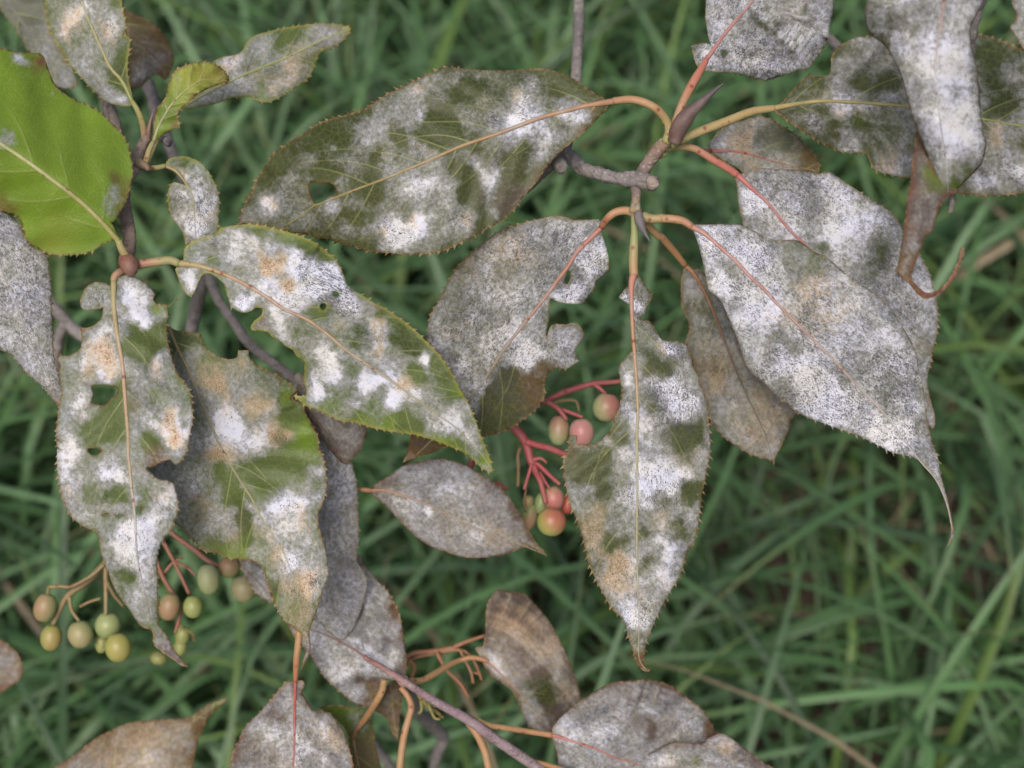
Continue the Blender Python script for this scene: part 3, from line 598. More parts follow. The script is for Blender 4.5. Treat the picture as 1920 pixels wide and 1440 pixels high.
leaf(right, 'olive and grey leaf running off the right edge behind the hanging leaf', '@c 610,560 640,540 700,470 760,410 ~780,390! 800,400 850,405 890,390 900,350! 900,310 920,260 980,220 1040,195 ^1090,192 1200,180 1400,150 1640,178 1700,182 1760,200 1850,235 1920,270 ~2050,330 2200,480 2300,650 2200,850 2050,980 ^1920,1020 1850,1030 1750,1035 1600,1030 ~1500,1000 1400,980 1310,940 ^1260,940 1200,920 1130,900 ~1100,850 1085,815 ^1040,815 960,805 900,780 830,750 760,700 700,660 ~640,620 605,590',
     '@c 600,572 720,550 850,535 1000,540 1150,550 1310,565 1500,600 1700,630 1920,670 2200,720',
     '@c m920,370,60,.5 m1010,250,80,.3 m950,480,90,.3 m800,630,60,.8 m960,590,60,.6 m970,760,60,.7 m1080,590,50,.6 m1230,850,100,.5 m1150,800,60,.2 m860,600,50,-.5 m920,700,50,-.6 m1070,440,60,-.7 m1050,620,50,-.5 m830,450,50,-.4 m1120,280,40,.4 m1200,520,40,.5 m1200,470,50,-.7 m1250,700,60,-.2 m1800,850,60,.7 m1700,960,70,.7 m1740,310,80,-.5 m1800,540,90,-.8 m1750,420,60,-.4 m1850,640,80,-.2 m1740,700,60,.4 m1860,900,70,.5 m1000,430,40,-.3'
     ' o840,490,60,.6 o940,600,40,.5 o1200,840,90,.7 o1060,580,40,.4 o1150,460,60,.4 o1740,700,60,.6 k800,650,70,.9 k970,760,50,.6 k1100,580,60,.4 k1800,900,140,.6 k960,490,60,.3 g1060,600,60,.8 D1800,400,200,.6',
     d=(.412, .418, .425, .43), slope=(4, 5), wave=4, nwave=4, quilt=.9, base='olive', cov=.36, var=.4, org=.22, spk=.05, edge='rust', tooth=4.5, ribw=(10, 3), ribc=[(.46, .34, .14), (.40, .33, .12), (.30, .32, .08), (.3, .34, .1)],
     petiole=('@c 600,572 480,590 350,640 220,690 130,725 50,765', [.410, .408, .407, .406], [13, 16, 17, 18, 20], [(.44, .30, .13), (.48, .32, .14), (.46, .32, .14), (.36, .32, .12)]), streak=.3)

leaf(right, 'small rounded brown-grey leaf behind the upper node', '@c 250,775 290,710 350,660 430,635 ^520,615 590,635 650,670 720,720 780,780 830,850 ~835,910 800,940 720,930 620,960 520,960 450,930 400,890 340,860 290,820',
     '@c 260,800 380,800 480,820 580,850 700,880 825,905', '@c m590,740,80,-.6 m780,850,90,-.9 m660,780,60,-.3 B800,850,110,.9 o420,720,90,.6 o480,840,60,.5 m340,780,60,.3 m480,700,60,.2 k420,700,70,.3', d=(.425, .43, .433), slope=(4, 4), wave=1.5, base='grey', cov=.58, var=.25, org=.35, spk=.15, edge='brown', tooth=4, ribw=(8, 2), ribc=[(.55, .13, .12), (.42, .16, .12), (.3, .25, .1)],
     petiole=('@c 262,800 220,797 190,792', [.420, .412], [8, 9], [(.55, .13, .12), (.55, .14, .12)]))

# ================================================================== blurred branch at the upper right, nearer the camera
upper = thing('shrub_branch', 'nearest branch at the top right with a folded drooping leaf hanging in front', 'branch', P(1790, -60, .36))
j = leaf(upper, 'folded white mildewed leaf drooping in the foreground at upper right', '@c 1085,-200 1085,-80 1090,0 1075,60 1085,130 1110,185 1180,240 1240,340 1280,450 1310,560 1350,680 1400,800 1430,900 1450,1000 1480,1050 1560,1010 1650,920 1700,860 1722,760 1700,680 1690,560 1680,440 1665,330 1640,210 1645,130 1680,60 1710,0 1730,-80 1760,-200',
     '@c 1520,-200 1500,-60 1490,60 1470,180 1460,250 1450,400 1470,600 1500,800 1520,1020',
     '@c m1200,120,60,-.6 m1280,80,50,-.4 m1350,60,40,-.3 m1300,250,60,.3 m1500,350,150,.4 m1550,650,160,.5 m1560,1000,90,-1.1 m1650,900,60,-.6 m1560,500,50,-.3 m1630,640,60,-.4 m1330,150,30,-.4 m1450,650,60,.3 g1560,960,150,.9 G1500,1020,60,.7 P1330,640,60 B1350,720,60 m1600,200,60,.2 m1190,220,50,-.5', d=(.352, .354, .358, .366), slope=(8, 9), wave=4, nwave=5, quilt=.8, base='olive', cov=.72, var=.25, org=.12, spk=.1, edge='red', tooth=0, ribw=(6, 1), ribc=[(.48, .25, .2), (.5, .3, .26), (.6, .55, .58), (.5, .5, .5), (.5, .5, .5)], streak=.35, margin_cov=-.35, vein_sp=90, edgecurl=2)
leaf(j, 'long rolled dark red tip ending in a thin hook', '@c 1345,690 1338,770 1328,860 1318,960 1300,1050 1285,1180 1270,1300 1255,1390 @h 1268,375 1300,410 1340,440 1380,490 1420,517 1470,510 1520,480 1570,430 1605,365 1633,290 1636,245! 1615,245 1598,320 1558,400 1510,460 1460,485 1420,480 1375,440 1350,400 1365,350 1395,270 1430,180 @c 1435,1230 1468,1120 1510,1050 1570,1005 1510,960 1440,880 1400,800 1368,720',
     '@c 1360,700 1390,850 1390,1000 1360,1150 1320,1350 @h 1310,370 1350,430 1420,500 1500,470 1560,420 1610,330 1628,250',
     '@c R1290,1200,50,.6 r1310,1020,40,.7 P1300,850,60,.8 P1400,1100,120 G1420,950,70,.6 B1300,1400,100 m1430,1050,40,.4 m1440,1150,40,.4 m1400,850,30,.3 @h R1420,500,80 R1560,420,80 m1380,230,25,.5 B1610,300,60', d=(.372, .364, .360, .364, .368, .368), slope=(9, 9), wave=1, base='purple', cov=.10, var=.35, org=.1, spk=0, edge='red', edgew=9, tooth=0, ribw=None, name='curled_tip', veins=False)
j_tip = [o for o in j.children if o.name.startswith('leaf')]
for o in j_tip: o.name = 'curled_tip'; o.data.name = 'curled_tip'
leaf(upper, 'corner of a white leaf cut by the top right corner of the picture', '@c 1800,-100 1840,-30 1860,30 1880,100 1850,140 ^1870,180 1900,230 1920,260 ~2000,300 2150,250 2200,0 2050,-200', '@c 2250,-150 2100,0 2000,120 1900,230', 'R0,0,1', d=(.37, .372), base='grey', cov=.62, var=.2, org=.2, spk=.2, edge='red', tooth=3, ribw=None)
stem('twig', '@c 1720,-320 1700,-60 1640,200 1575,700 1545,960 1540,1040 1535,1080 1530,1125', [.40, .425, .44, .442, .445], [24, 22, 18, 17, 15, 9], GREYBARK, MBARK, upper, label='rough lichen-grey twig end poking out below the drooping leaf', bumpy=.15, seed=9)
stem('twig', '@c 760,60 830,150 900,215 960,280 1050,400 1200,560 1400,640 1600,600', [.50, .49, .48, .465, .455, .45, .445], [17, 18, 18, 17, 17], GREYBARK, MBARK, upper, bumpy=.08, seed=3)

# ================================================================== branch on the left
left = thing('shrub_branch', 'twig at the left with a plain green leaf above several blotched leaves', 'branch', P(240, 495, .398))
stem('twig', '@a 430,-300 470,-30 520,250 560,420 575,520 595,600 615,670 650,800 670,900 665,1000 665,1090 685,1190 695,1250 700,1330 690,1400', [.48, .475, .465, .44, .42, .405, .400], [16, 20, 22, 24, 26, 26, 22], [(.16, .12, .13), (.19, .15, .14), (.24, .18, .15), (.17, .11, .09)], MBARK, left, label='ringed grey-brown twig between the leaf nodes', bumpy=.08, ns=14)
stem('twig', '@a 670,960 720,925 740,880 745,840 775,770 800,740', [.402, .408, .410, .412], [24, 23, 22, 17], [(.22, .17, .14), (.26, .2, .16), (.22, .15, .12)], MBARK, left, bumpy=.08, ns=12)
stem('node', '@d 700,300 715,330 730,355 735,385 735,405', [.397, .394, .393, .395], [20, 33, 36, 30, 14], [(.20, .10, .06), (.17, .075, .05), (.16, .07, .05), (.22, .12, .1)], MBUD, left, ns=14, label='swollen red-brown node')
stem('node', '@a 740,880 790,900 800,920', [.406, .405], [22, 18, 10], [(.26, .2, .10), (.2, .12, .08)], MBUD, left)
bud(left, '@a 795,760 805,700 815,650 832,590', [.412, .410], 12, [(.20, .10, .06), (.16, .09, .06), (.14, .08, .06)], 'slim brown bud between two stalks')
stem('knob', '@a 850,745 885,755 915,775', [.425, .42, .418], [14, 15, 12], GREYBARK, MBARK, left, bumpy=.15)

leaf(left, 'plain bright green leaf at the left edge with one grey patch', '@a -400,560 -300,420 -160,300 -60,250 0,258 ~80,275 150,285 220,290 250,340 270,400! 300,460 330,490 ^410,540 480,570 550,610 610,670 650,710 690,770 705,830 715,890 ~720,930 710,1000 690,1080! 660,1130 620,1190 600,1200! 620,1235 642,1290! 560,1315 ^500,1360 430,1375 340,1380 260,1370 200,1340 140,1290 100,1180 ~0,1130 -100,1080 -250,980 -380,760',
     '@a 640,1300 620,1280 560,1210 480,1130 400,1060 300,985 200,910 100,840 0,775 -120,700 -260,630 -400,560',
     '@a m130,330,50,1.1 m100,290,40,.7 m600,1060,60,.75 m640,1120,50,.6 m620,1010,40,.5 m40,750,45,.8 m0,720,50,.6 m560,1110,40,.4 m0,610,20,.4 m285,500,18,.6 m290,380,40,.4 R225,330,45,1 B620,960,30,.8 R0,1130,60,.6 B180,380,40,.5 R690,1090,60,.6 B680,1000,60,.5 Y300,1350,150,.35', d=(.392, .384, .380, .378), slope=(9, 5), wave=3, nwave=2, quilt=.28, base='bright', cov=-.32, var=.15, org=.15, spk=0, edge='rust', edgew=3, tooth=4, ribw=(12, 7), ribc=[(.42, .36, .12), (.46, .44, .18), (.42, .45, .16)], vein_sp=85, margin_cov=0,
     petiole=('@a 640,1300 655,1340 690,1400', [.393, .394], [12, 15, 16], [(.40, .33, .12), (.36, .24, .1)]))
leaf(left, 'finely speckled grey leaf hanging at the left edge', '@d -50,20 0,45 60,80 ^110,130 150,200 180,250 260,290 275,360 285,450 290,560 295,700 300,800 310,900 340,1000 ~380,1085 350,1120 ^330,1150! 290,1100 230,1030 150,960 100,900 60,850 ~0,830 -100,780 -250,500 -250,150 -150,20', '@d -250,-50 -80,200 60,500 180,800 270,980 335,1130', '@d m300,1080,60,-.5 P310,1090,90,.9 P0,820,80 k100,400,400,.3', d=(.405, .400, .402, .405), slope=(5, 5), wave=2, base='grey', cov=.78, var=.16, org=.1, spk=.42, edge='red', edgew=3, tooth=3.5, ribw=(6, 1.5), ribc=[(.4, .38, .32), (.42, .4, .36), (.3, .2, .18)], seed=51)
leaf(left, 'toothed leaf with powdery patches at the top left', '@a 700,575! 660,572 600,560 ^540,525 490,480 430,410 380,350 340,290 300,230 270,170 250,100 245,20 240,-60 ~300,-180 430,-240 560,-200 640,-80 ^655,0 665,60 680,130 670,190 700,200 700,260 690,320 690,400 ~700,450 715,520 718,560!', '@a 712,545 660,440 600,370 560,290 520,200 480,110 460,60 430,-60 420,-220',
     '@a m400,50,70,.5 m370,140,80,.5 m330,180,40,.4 m560,180,90,.4 m630,160,50,.4 m600,80,60,.4 m470,40,50,.5 m640,400,60,-1.2 m670,320,40,-1 m660,450,40,-.9 m660,540,40,.6 m560,400,60,.1 m440,350,80,.2 m560,520,50,.3 m420,200,50,-.4 m520,350,40,-.3 m620,30,30,-.5 m590,480,30,.2 o370,160,80,.7 o400,60,60,.5 o600,220,80,.5 o540,150,60,.3 k620,160,50,.4 k640,260,40,.4 D660,400,80,.7 g400,350,90,.5',
     d=(.418, .420, .424), slope=(4, 6), wave=2, base='green', cov=.42, var=.35, org=.2, spk=.03, edge='yel', tooth=5, ribw=(9, 4), ribc=[(.34, .36, .12), (.44, .36, .16), (.42, .40, .14), (.4, .4, .2)],
     petiole=('@a 712,545 745,600 770,670 782,750', [.416, .412], [9, 12, 13], [(.34, .34, .10), (.36, .30, .10), (.40, .24, .12)]))
leaf(left, 'dark grey out-of-focus leaf in the top left corner', '@a -100,-80 200,-100 240,10 260,100 310,240 380,350 410,420 410,470 350,480 290,450 270,400 210,340 150,270 100,190 50,120 0,50 -60,0', '@a -60,-140 60,40 200,220 310,370 400,470', '@a m150,80,90,-.5 m350,420,60,.3 m250,300,60,.3 m120,130,60,.2', d=(.475, .478, .48), base='grey', cov=.30, var=.25, org=.02, spk=.1, edge='grey', tooth=2, ribw=(6, 3), ribc=[(.2, .2, .18), (.2, .2, .18)])
leaf(left, 'brown withered leaf behind the toothed top left leaf', '@a 600,20 670,50 740,80 820,120 880,180 920,250 940,310 925,380 895,430 830,400 760,470 690,470 660,350 620,200', '@a 600,60 700,160 790,260 870,350 915,420', '@a m800,400,90,.6 m880,300,40,.3 m720,420,60,.5 D740,200,120,.7 B850,250,120,.9', d=(.48, .475, .48), slope=(9, 8), base='brown', cov=.02, var=.35, org=.3, spk=.1, edge='rust', tooth=2, ribw=(6, 2), ribc=[(.2, .12, .08), (.2, .12, .08)])
leaf(left, 'small yellow-green leaf flushed red and curled in an S', '@a 822,770 830,700 832,650 850,580 890,530 905,470 930,400 ^960,370 1010,350 1060,335 1130,335 1180,360 1220,400 1240,440! ~1170,460 1100,490 ^1040,530 1000,570 960,610 965,650 ~972,690! 930,700 880,730 850,760', '@a 830,765 850,700 880,640 930,560 1000,490 1100,430 1235,438',
     '@a R1180,410,60,.75 Y1080,420,120,.6 R1100,420,40,.3 r940,690,30,.7 r1190,390,40,.5 R1050,530,30,.5 R1080,380,30,.4 Y1180,420,60,.6 Y1000,360,50,.5 m950,420,35,.8 m880,630,50,.7 m860,690,30,.5 Y1000,450,150,.5 g900,600,80,.6', d=(.408, .404, .404, .410), slope=(3, 3), wave=2, base='bright', cov=-.22, var=.3, org=.1, spk=0, edge='rust', edgew=4, tooth=4, ribw=(6, 2), ribc=[(.42, .40, .2), (.4, .42, .14), (.42, .3, .1)], vein_sp=34,
     petiole=('@a 830,765 810,800 785,880', [.406, .406], [9, 11, 12], [(.42, .38, .16), (.44, .30, .12)]))
leaf(left, 'long pale blotched leaf reaching right at the top left', '@a 975,575! 1040,530 1100,490 1170,460 1238,440 1210,380 1150,335! 1190,310 1270,295 ~1310,270 1330,230 1380,190 ^1450,170 1530,150 1600,140 1680,130 1750,125 1850,135 1895,150! 1880,190 1830,240 1750,270 1720,300 1700,360 1660,430 1600,470 1540,510 1460,550 1400,545 1330,520 ~1250,530 1170,560 1100,575 1030,585', '@a 985,578 1120,500 1240,440 1350,390 1450,350 1550,310 1650,260 1750,210 1880,160',
     '@a m1260,330,50,.8 m1150,500,80,.4 m1300,470,60,.4 m1560,390,70,.5 m1500,450,60,.3 m1450,250,80,.3 m1700,230,60,.1 m1530,220,60,-.6 m1380,330,50,-.3 m1200,400,40,-.4 m1400,470,40,-.2 m1350,250,50,.1 o1560,380,80,.7 o1250,350,60,.5 o1400,400,50,.3 o1620,280,60,.4 P1350,360,60,.6 P1460,390,30,.8 P1780,200,100,.7 P1660,420,60,.6 G1430,520,60,.5 k1260,330,30,.7 k1560,390,40,.3 Y1860,170,50,.6', d=(.42, .426, .434, .44), slope=(4, 5), wave=2.2, base='green', cov=.42, var=.35, org=.28, spk=.03, edge='yel', tooth=4, ribw=(7, 3), ribc=[(.36, .38, .14), (.40, .42, .14)],
     petiole=('@a 985,578 930,640 860,740 800,880', [.42, .415, .41], [6, 6, 7], [(.3, .3, .1), (.3, .25, .1)]), vein_sp=48)
leaf(left, 'small oval leaf with a torn left side above the long diagonal leaf', '@a 890,890! 910,860 960,845 1010,845 1070,870 1110,900 ^1140,950 1170,1010 1185,1080 1180,1170 1180,1240 ~1170,1275 1080,1300 1035,1310 1000,1335! 993,1280 970,1230 ^930,1180 910,1110 905,1060 915,1010 ~940,985 1010,1002! 985,950 945,915', '@a 893,895 950,925 1000,985 1040,1060 1050,1150 1060,1290',
     '@a m1000,930,60,.6 m1060,920,60,.4 m960,1060,60,.7 m1120,1110,80,.6 m1000,1190,60,.5 m1050,1250,60,.6 m1070,1010,50,.4 m1020,870,50,-.6 m1050,950,20,-.5 m1100,1200,60,.3 k1110,1110,60,.8 k960,1090,50,.6 k1060,1240,80,.6 k1050,960,20,.6 o1100,1200,60,.5 o990,920,40,.5 o1150,1140,40,.4 B1010,1290,40,.8 G1100,880,60,.8 r1000,1330,30,.6 g1020,860,60,.8', d=(.410, .409, .411), slope=(4, 4), wave=1.5, base='green', cov=.52, var=.35, org=.2, spk=.15, edge='yel', tooth=4, ribw=(6, 2), ribc=[(.42, .3, .15), (.36, .32, .12), (.34, .36, .12)], vein_sp=40,
     petiole=('@a 893,895 850,905 790,908', [.409, .408], [9, 10, 10], [(.38, .34, .12), (.42, .34, .14)]))
leaf(left, 'long diagonal green leaf with white mildew spots and a chewed lower edge', '@d 1020,330! 1030,318 1038,260 1080,220 1150,190 1220,170 1240,140 1300,130 ^1400,120 1500,135 1600,160 1700,190 1800,240 1870,300 @f 640,220 680,280 ~700,320 720,380 740,400 ^800,440 870,480 940,520 1030,580 1100,640 1150,690 1200,740 1250,800 1300,880 1340,960 1380,1030 1410,1100 1440,1180 1470,1260 1500,1340 1510,1402! 1485,1398 1440,1370 1380,1310 1300,1270 1200,1230 1100,1200 1040,1190 960,1180 860,1160 760,1130 680,1120 600,1080 520,1050 470,1020 430,985! ~500,980 490,900 490,810 450,770 430,740 380,710 350,680 320,670 290,640 220,635 200,620 220,580 260,550 265,515! 230,510 200,530 150,535 100,510 @d 1300,610 1290,560 1270,500 1262,460! 1200,410 1150,400 1120,440 1090,510 1075,532! 1040,510 1010,450 985,375!',
     '@d 1005,342 1100,352 1200,380 1300,420 1400,470 1500,530 1600,600 @f 500,570 600,640 720,740 850,830 970,910 1080,990 1200,1080 1300,1150 1400,1250 1470,1330 1505,1398',
     '@d m1070,440,60,.9 m1330,560,70,1 m1400,560,50,.6 m1200,200,70,.4 m1300,200,60,.4 m1500,210,90,.5 m1100,290,60,.2 m1200,340,50,-.6 m1350,290,90,.3 m1700,360,90,.7 m1850,400,90,.9 m1640,300,60,.5 m1500,480,80,.6 m1650,540,80,.8 m1750,480,60,.7 m1560,650,60,.4 m1450,130,60,-.9 m1600,160,60,-.9 m1750,220,60,-.9 m1250,150,50,-.8'
     ' @f m620,230,50,-.9 m680,430,70,.6 m700,520,60,.6 m640,350,60,.7 m620,760,70,1 m560,960,65,1.1 m660,860,60,.8 m540,860,50,.6 m850,910,50,1.1 m970,1050,60,1.1 m770,1030,45,.8 m1140,810,45,1.1 m1000,960,70,.5 m1100,970,40,.7 m1180,1000,40,.4 m1330,1060,70,.5 m1200,1110,70,.45 m1380,1200,50,.6 m1420,1250,40,.4 m1270,1130,50,.3 m860,600,70,.3 m880,700,90,.3 m950,840,60,.2 m750,700,60,.2 m790,670,70,-.6 m1040,720,70,-1 m1080,620,60,-.9 m1120,690,50,-.8 m1060,870,50,-.7 m1100,890,50,-.8 m980,600,50,-.5 m900,530,40,-.5 m700,980,70,-.5 m620,1040,60,-.4 m760,850,50,-.4 m880,1000,50,-.5 m1240,830,60,-.9 m1330,950,60,-.8 m1000,1140,90,-.9 m800,1110,70,-.7 m1300,1230,60,-.6 m1100,1120,60,-.5 m1460,1330,40,-.7 m560,540,50,-.6 m460,600,60,-.4 m380,620,40,.4 m340,560,40,.4 m400,680,50,.2 m1250,930,60,-.2'
     ' @d o1480,340,90,.7 o1600,470,60,.8 o1200,220,50,.4 o1400,250,50,.3 @f o280,290,60,.8 o420,400,50,.8 o500,490,40,.5 o650,620,60,.7 o900,600,60,.8 o890,720,60,.6 o1030,930,60,.9 o990,930,40,.6 o560,940,60,.3 o360,250,60,.5 @f k600,360,110,1.2 k480,250,60,.9 k680,500,80,.9 k420,450,60,.6 k560,340,60,.8 k1110,970,25,.7 k30,170,40,.6 k150,450,50,.5 k910,670,30,.6'
     ' G560,110,60,.5 g1200,760,60,.8 G1350,950,50,.6 G1420,1130,50,.6 G600,1060,70,.5 G900,1150,100,.6 G1200,1220,90,.7 G1480,1340,60,.8 G440,80,60,.6 G500,1010,50,.6 D1060,720,110,.8 D790,650,60,.7 B240,590,50,.9 R600,480,30,.6 r250,540,40,.6 B860,470,60,.4 g800,1040,150,.6',
     holes=('@f 644,425 658,420 676,428 680,442 668,450 650,444', '@f 580,490 600,485 612,495 606,515 590,522 578,510'), d=(.397, .392, .394, .400, .409), slope=(4, 4), wave=2.2, quilt=.4, base='green', cov=.52, var=.35, org=.15, spk=.06, edge='yel', tooth=4.5, ribw=(11, 2), ribc=[(.44, .34, .13), (.50, .27, .17), (.46, .34, .2), (.40, .36, .17), (.34, .34, .12)], edgew=6, margin_cov=-.5,
     petiole=('@d 1005,342 960,325 900,330 850,336 760,350', [.396, .396], [15, 17, 17, 19], [(.40, .34, .14), (.42, .36, .16), (.44, .22, .14), (.36, .16, .1)]), seed=313)
leaf(left, 'hanging chewed leaf at the left with holes and a twisted purple tip', '@d 640,430! 620,460 590,450 540,445 490,470 460,520 450,570 470,600 520,600 580,590! 572,640 550,670 510,700 450,705! 460,760 450,820 410,850 355,862 333,838! 322,880 340,920 330,970 345,1050 ^335,1120 325,1200 315,1290 320,1380 @e 130,150 135,230 135,320 145,420 165,510 200,590 ~270,650 330,680 360,720 370,800 390,860 420,930 450,1000 490,1060 530,1110 570,1170 600,1200 650,1222 655,1290 700,1330 760,1370 810,1405 845,1415! 810,1370 770,1320 730,1250 690,1190 ^680,1150 680,1050 680,960 675,870 685,780 710,730 750,680 775,620 790,550 780,480 ~770,430 740,405 690,400 650,370 618,338! 660,328 720,298 742,290! 780,320 ^820,290 840,240 850,180 865,100 870,40 865,0 @d 1085,1120 1070,1060 1040,1010 1000,960 970,880 950,800 940,720 945,650 940,590 ~910,565 880,572 862,540 877,515! 840,470 790,430 740,405 700,408',
     '@d 640,440 640,560 650,680 670,800 690,920 700,1050 710,1180 720,1300 722,1440 @e 525,300 535,420 550,540 560,650 565,780 580,880 605,1000 640,1150',
     '@d m520,530,70,.2 m720,500,70,.7 m780,610,80,.7 m860,650,50,.5 m700,560,60,.4 m830,740,80,-1.1 m790,820,80,-.9 m880,600,50,-.7 m740,720,60,-.5 m880,900,60,.5 m580,800,70,.6 m480,880,70,.6 m600,930,80,.7 m560,760,60,.3 m400,880,60,.3 m420,1100,60,.7 m480,1200,60,.4 m960,1160,50,.4 m1000,1250,90,1 m980,1320,90,.7 m640,1180,110,-.8 m560,1300,100,-.9 m650,1050,50,-.6 m860,1050,60,-.3 m780,1060,60,.2 m850,1250,60,.1 m600,640,40,-.2 m950,720,40,-.6 m1020,960,40,-.4 m760,1180,60,-.2 m870,1370,60,-.5 m740,1270,50,.2 m440,980,60,.1'
     ' @e m450,380,80,.9 m180,300,70,.6 m200,220,50,.4 m240,400,60,.2 m640,200,60,-.5 m560,200,60,-.2 m450,480,60,-.7 m640,490,70,-.6 m330,500,60,-.5 m740,470,60,.5 m560,640,120,.6 m480,730,80,.5 m620,720,70,.5 m430,640,60,-.2 m650,600,60,.2 m700,560,50,.3 m520,950,40,-.7 m480,900,30,-.5 m600,850,80,.4 m560,1080,80,.2 m640,1200,40,-.3 m740,1290,60,-.1 m800,1370,60,-.2 m430,780,30,-.3 m300,320,50,-.3'
     ' @d o560,880,80,.8 o490,960,50,.8 o600,830,60,.6 o880,930,70,.8 o960,1180,50,.9 o980,1270,80,.9 o1000,1330,50,.8 o640,960,40,.5 k600,760,40,.6 k540,510,60,.7 k620,860,40,.4 @e k560,650,100,.35 k500,740,120,.25 k760,90,60,.3 k440,420,60,.2 o740,450,60,.5 o230,430,80,.4 o420,560,60,.4 P780,1340,120,1 P740,1280,60 P160,520,60,.6 D480,900,60,.6 g330,150,120,.8 r850,180,60,.5 R690,290,60,.8 R600,345,40,.5 @d G900,620,50,.8 R520,1090,60,.5 R480,705,50,.7 g620,1250,160,.8 r760,1120,60,.4',
     holes=('@d 512,1032 560,1022 620,1032 660,1047 655,1075 622,1100 592,1132 545,1135 515,1122 522,1080', '@e 300,237 330,232 372,240 358,262 322,268', '@e 562,556 588,552 588,585 566,585', '@e 375,594 410,582 400,602', '@e 450,600 488,590 482,608 462,612'),
     d=(.394, .388, .387, .386, .392), slope=(3, 3.5), wave=2.6, nwave=3, quilt=.5, base='green', cov=.55, var=.35, org=.2, spk=.03, edge='rust', tooth=4.5, ribw=(12, 2), ribc=[(.40, .32, .13), (.48, .36, .18), (.52, .32, .2), (.48, .34, .2), (.5, .42, .3), (.45, .42, .4), (.32, .24, .2)],
     petiole=('@d 640,440 645,415 665,395 710,375', [.394, .396], [13, 14, 15], [(.40, .30, .12), (.42, .20, .14), (.3, .12, .1)]), seed=402)
leaf(left, 'tan and olive mottled leaf behind the hanging chewed leaf', '@d 945,690! 1000,720 1110,730 1130,735! 1140,790 1200,850 1280,880 1330,870 1340,830! 1400,830! 1405,870 ^1460,920 1540,960 1590,990 1650,1030 1670,1060! ~1640,1100 1700,1130 1720,1180 ^1760,1260 1790,1320 1800,1400 @e 1560,240 1580,300 1590,400 ~1580,500 1550,580 1550,650 1570,720 1590,800 1600,880 1600,920 1570,1000 1550,1080 1520,1160 1500,1230 1505,1300 1490,1360 1450,1432! 1465,1370 1485,1310 1465,1250 1410,1200 1350,1160 ^1330,1110 1310,1080 1280,1000 1260,920 1240,870 1190,840 1130,830 1060,830 1000,800 930,790 880,740 ~840,700 790,650 700,600 600,450 600,200 700,-100 @d 930,1000 900,850',
     '@d 950,700 1000,820 1050,920 1090,1020 1140,1140 1200,1280 @e 1000,190 1060,300 1120,400 1190,510 1250,630 1340,760 1400,900 1440,1050 1460,1180',
     '@d m1080,780,80,-.6 m1100,900,70,.2 m1250,920,70,.1 m1300,1200,80,.7 m1500,1300,90,.5 m1450,1150,80,.3 m1200,950,60,.1 m1060,950,50,.3 m1600,1100,60,-.7 m1700,1250,60,-1 m1750,1380,80,-1 m1640,1200,50,-.5 m1200,870,50,-.5 m1000,760,60,-.4 o1200,960,90,.9 o1250,1050,80,.8 o1380,900,60,.8 o1300,1180,60,.4 o1450,1120,70,.7 o1560,1340,50,.9 o1200,1420,80,.7 k1560,1340,40,.7 k1300,1200,40,.3 k1100,1050,30,.7 G1720,1300,90,.8 G1640,1080,60,.5 D1080,760,70,.5'
     ' @e m1450,100,90,-1.1 m1380,320,120,-1.1 m1250,380,90,-1 m1500,200,60,-1 m1100,480,80,-1.1 m1150,600,60,-1.2 m1170,700,60,-1 m1000,350,50,-.7 m1400,540,80,1 m1160,530,40,.9 m1370,820,60,.8 m1500,950,60,.9 m1300,680,80,.4 m1000,560,80,.1 m860,400,60,.2 m1450,680,90,.3 m1200,200,60,.4 m1550,340,40,.5 m1550,420,40,-.6 m1080,100,70,.5 m1290,960,40,-.9 m1300,1030,40,-.6 m1060,820,90,-.8 m950,760,60,-.6 m1100,240,60,.2 m1450,470,50,.2 m1560,680,40,-.3 m1400,1200,60,.1'
     ' o1060,260,80,.8 o1350,120,60,.7 o900,550,90,.5 o1080,730,60,.7 o1300,800,70,.8 o1400,980,110,1 o1440,600,80,.6 o1450,1150,90,.9 o1500,920,60,.8 o1250,700,50,.5 k870,450,90,.6 k1380,830,60,.6 k1390,540,50,.6 k1520,950,50,.8 k1400,1000,60,.5 G1430,200,90,.7 G1100,820,120,.8 D1150,560,90,.7 O1150,650,90,.5 g1300,330,120,.6 P1030,660,120,.4 P1520,800,40,.3 P1470,1340,90,.9 m1480,1330,60,.4 R1110,220,25,.5 O1280,960,60,.8',
     d=(.408, .406, .408, .404, .402), slope=(4, 4), wave=2.4, quilt=.45, base='green', cov=.52, var=.4, org=.26, spk=.08, edge='rust', tooth=4, ribw=(8, 2), ribc=[(.40, .30, .14), (.36, .30, .16), (.34, .30, .15), (.36, .34, .14), (.34, .30, .2)], seed=505)
# background twigs of the same shrub, out of focus
stem('twig', '@a 600,-300 620,30 640,330 720,370 780,430 825,520 850,640 900,740 940,850 1000,1000 @d 1130,300 1180,430 1220,530 1300,650 1400,790 1520,890 1640,980 1750,1060', [.55, .52, .50, .49, .48, .47], [38, 30, 24, 22, 19, 19, 19, 19], GREYBARK, MBARK, left, label='blurred grey twig curving behind the diagonal leaf', bumpy=.08, seed=2)
stem('twig', '@d 1180,420 1150,450 1110,560 1090,650 1075,740 1060,900', [.49, .50, .50, .51], [19, 26, 24, 22], GREYBARK, MBARK, left, bumpy=.06, seed=5)
stem('twig', '@d 260,540 330,620 400,700 470,750 600,820', [.54, .54, .53], [22, 24, 24], GREYBARK, MBARK, left, bumpy=.06, seed=6)
stem('twig', '@d 360,680 330,760 320,850 330,950', [.54, .54, .55], [18, 20, 18], GREYBARK, MBARK, left, bumpy=.06, seed=8)

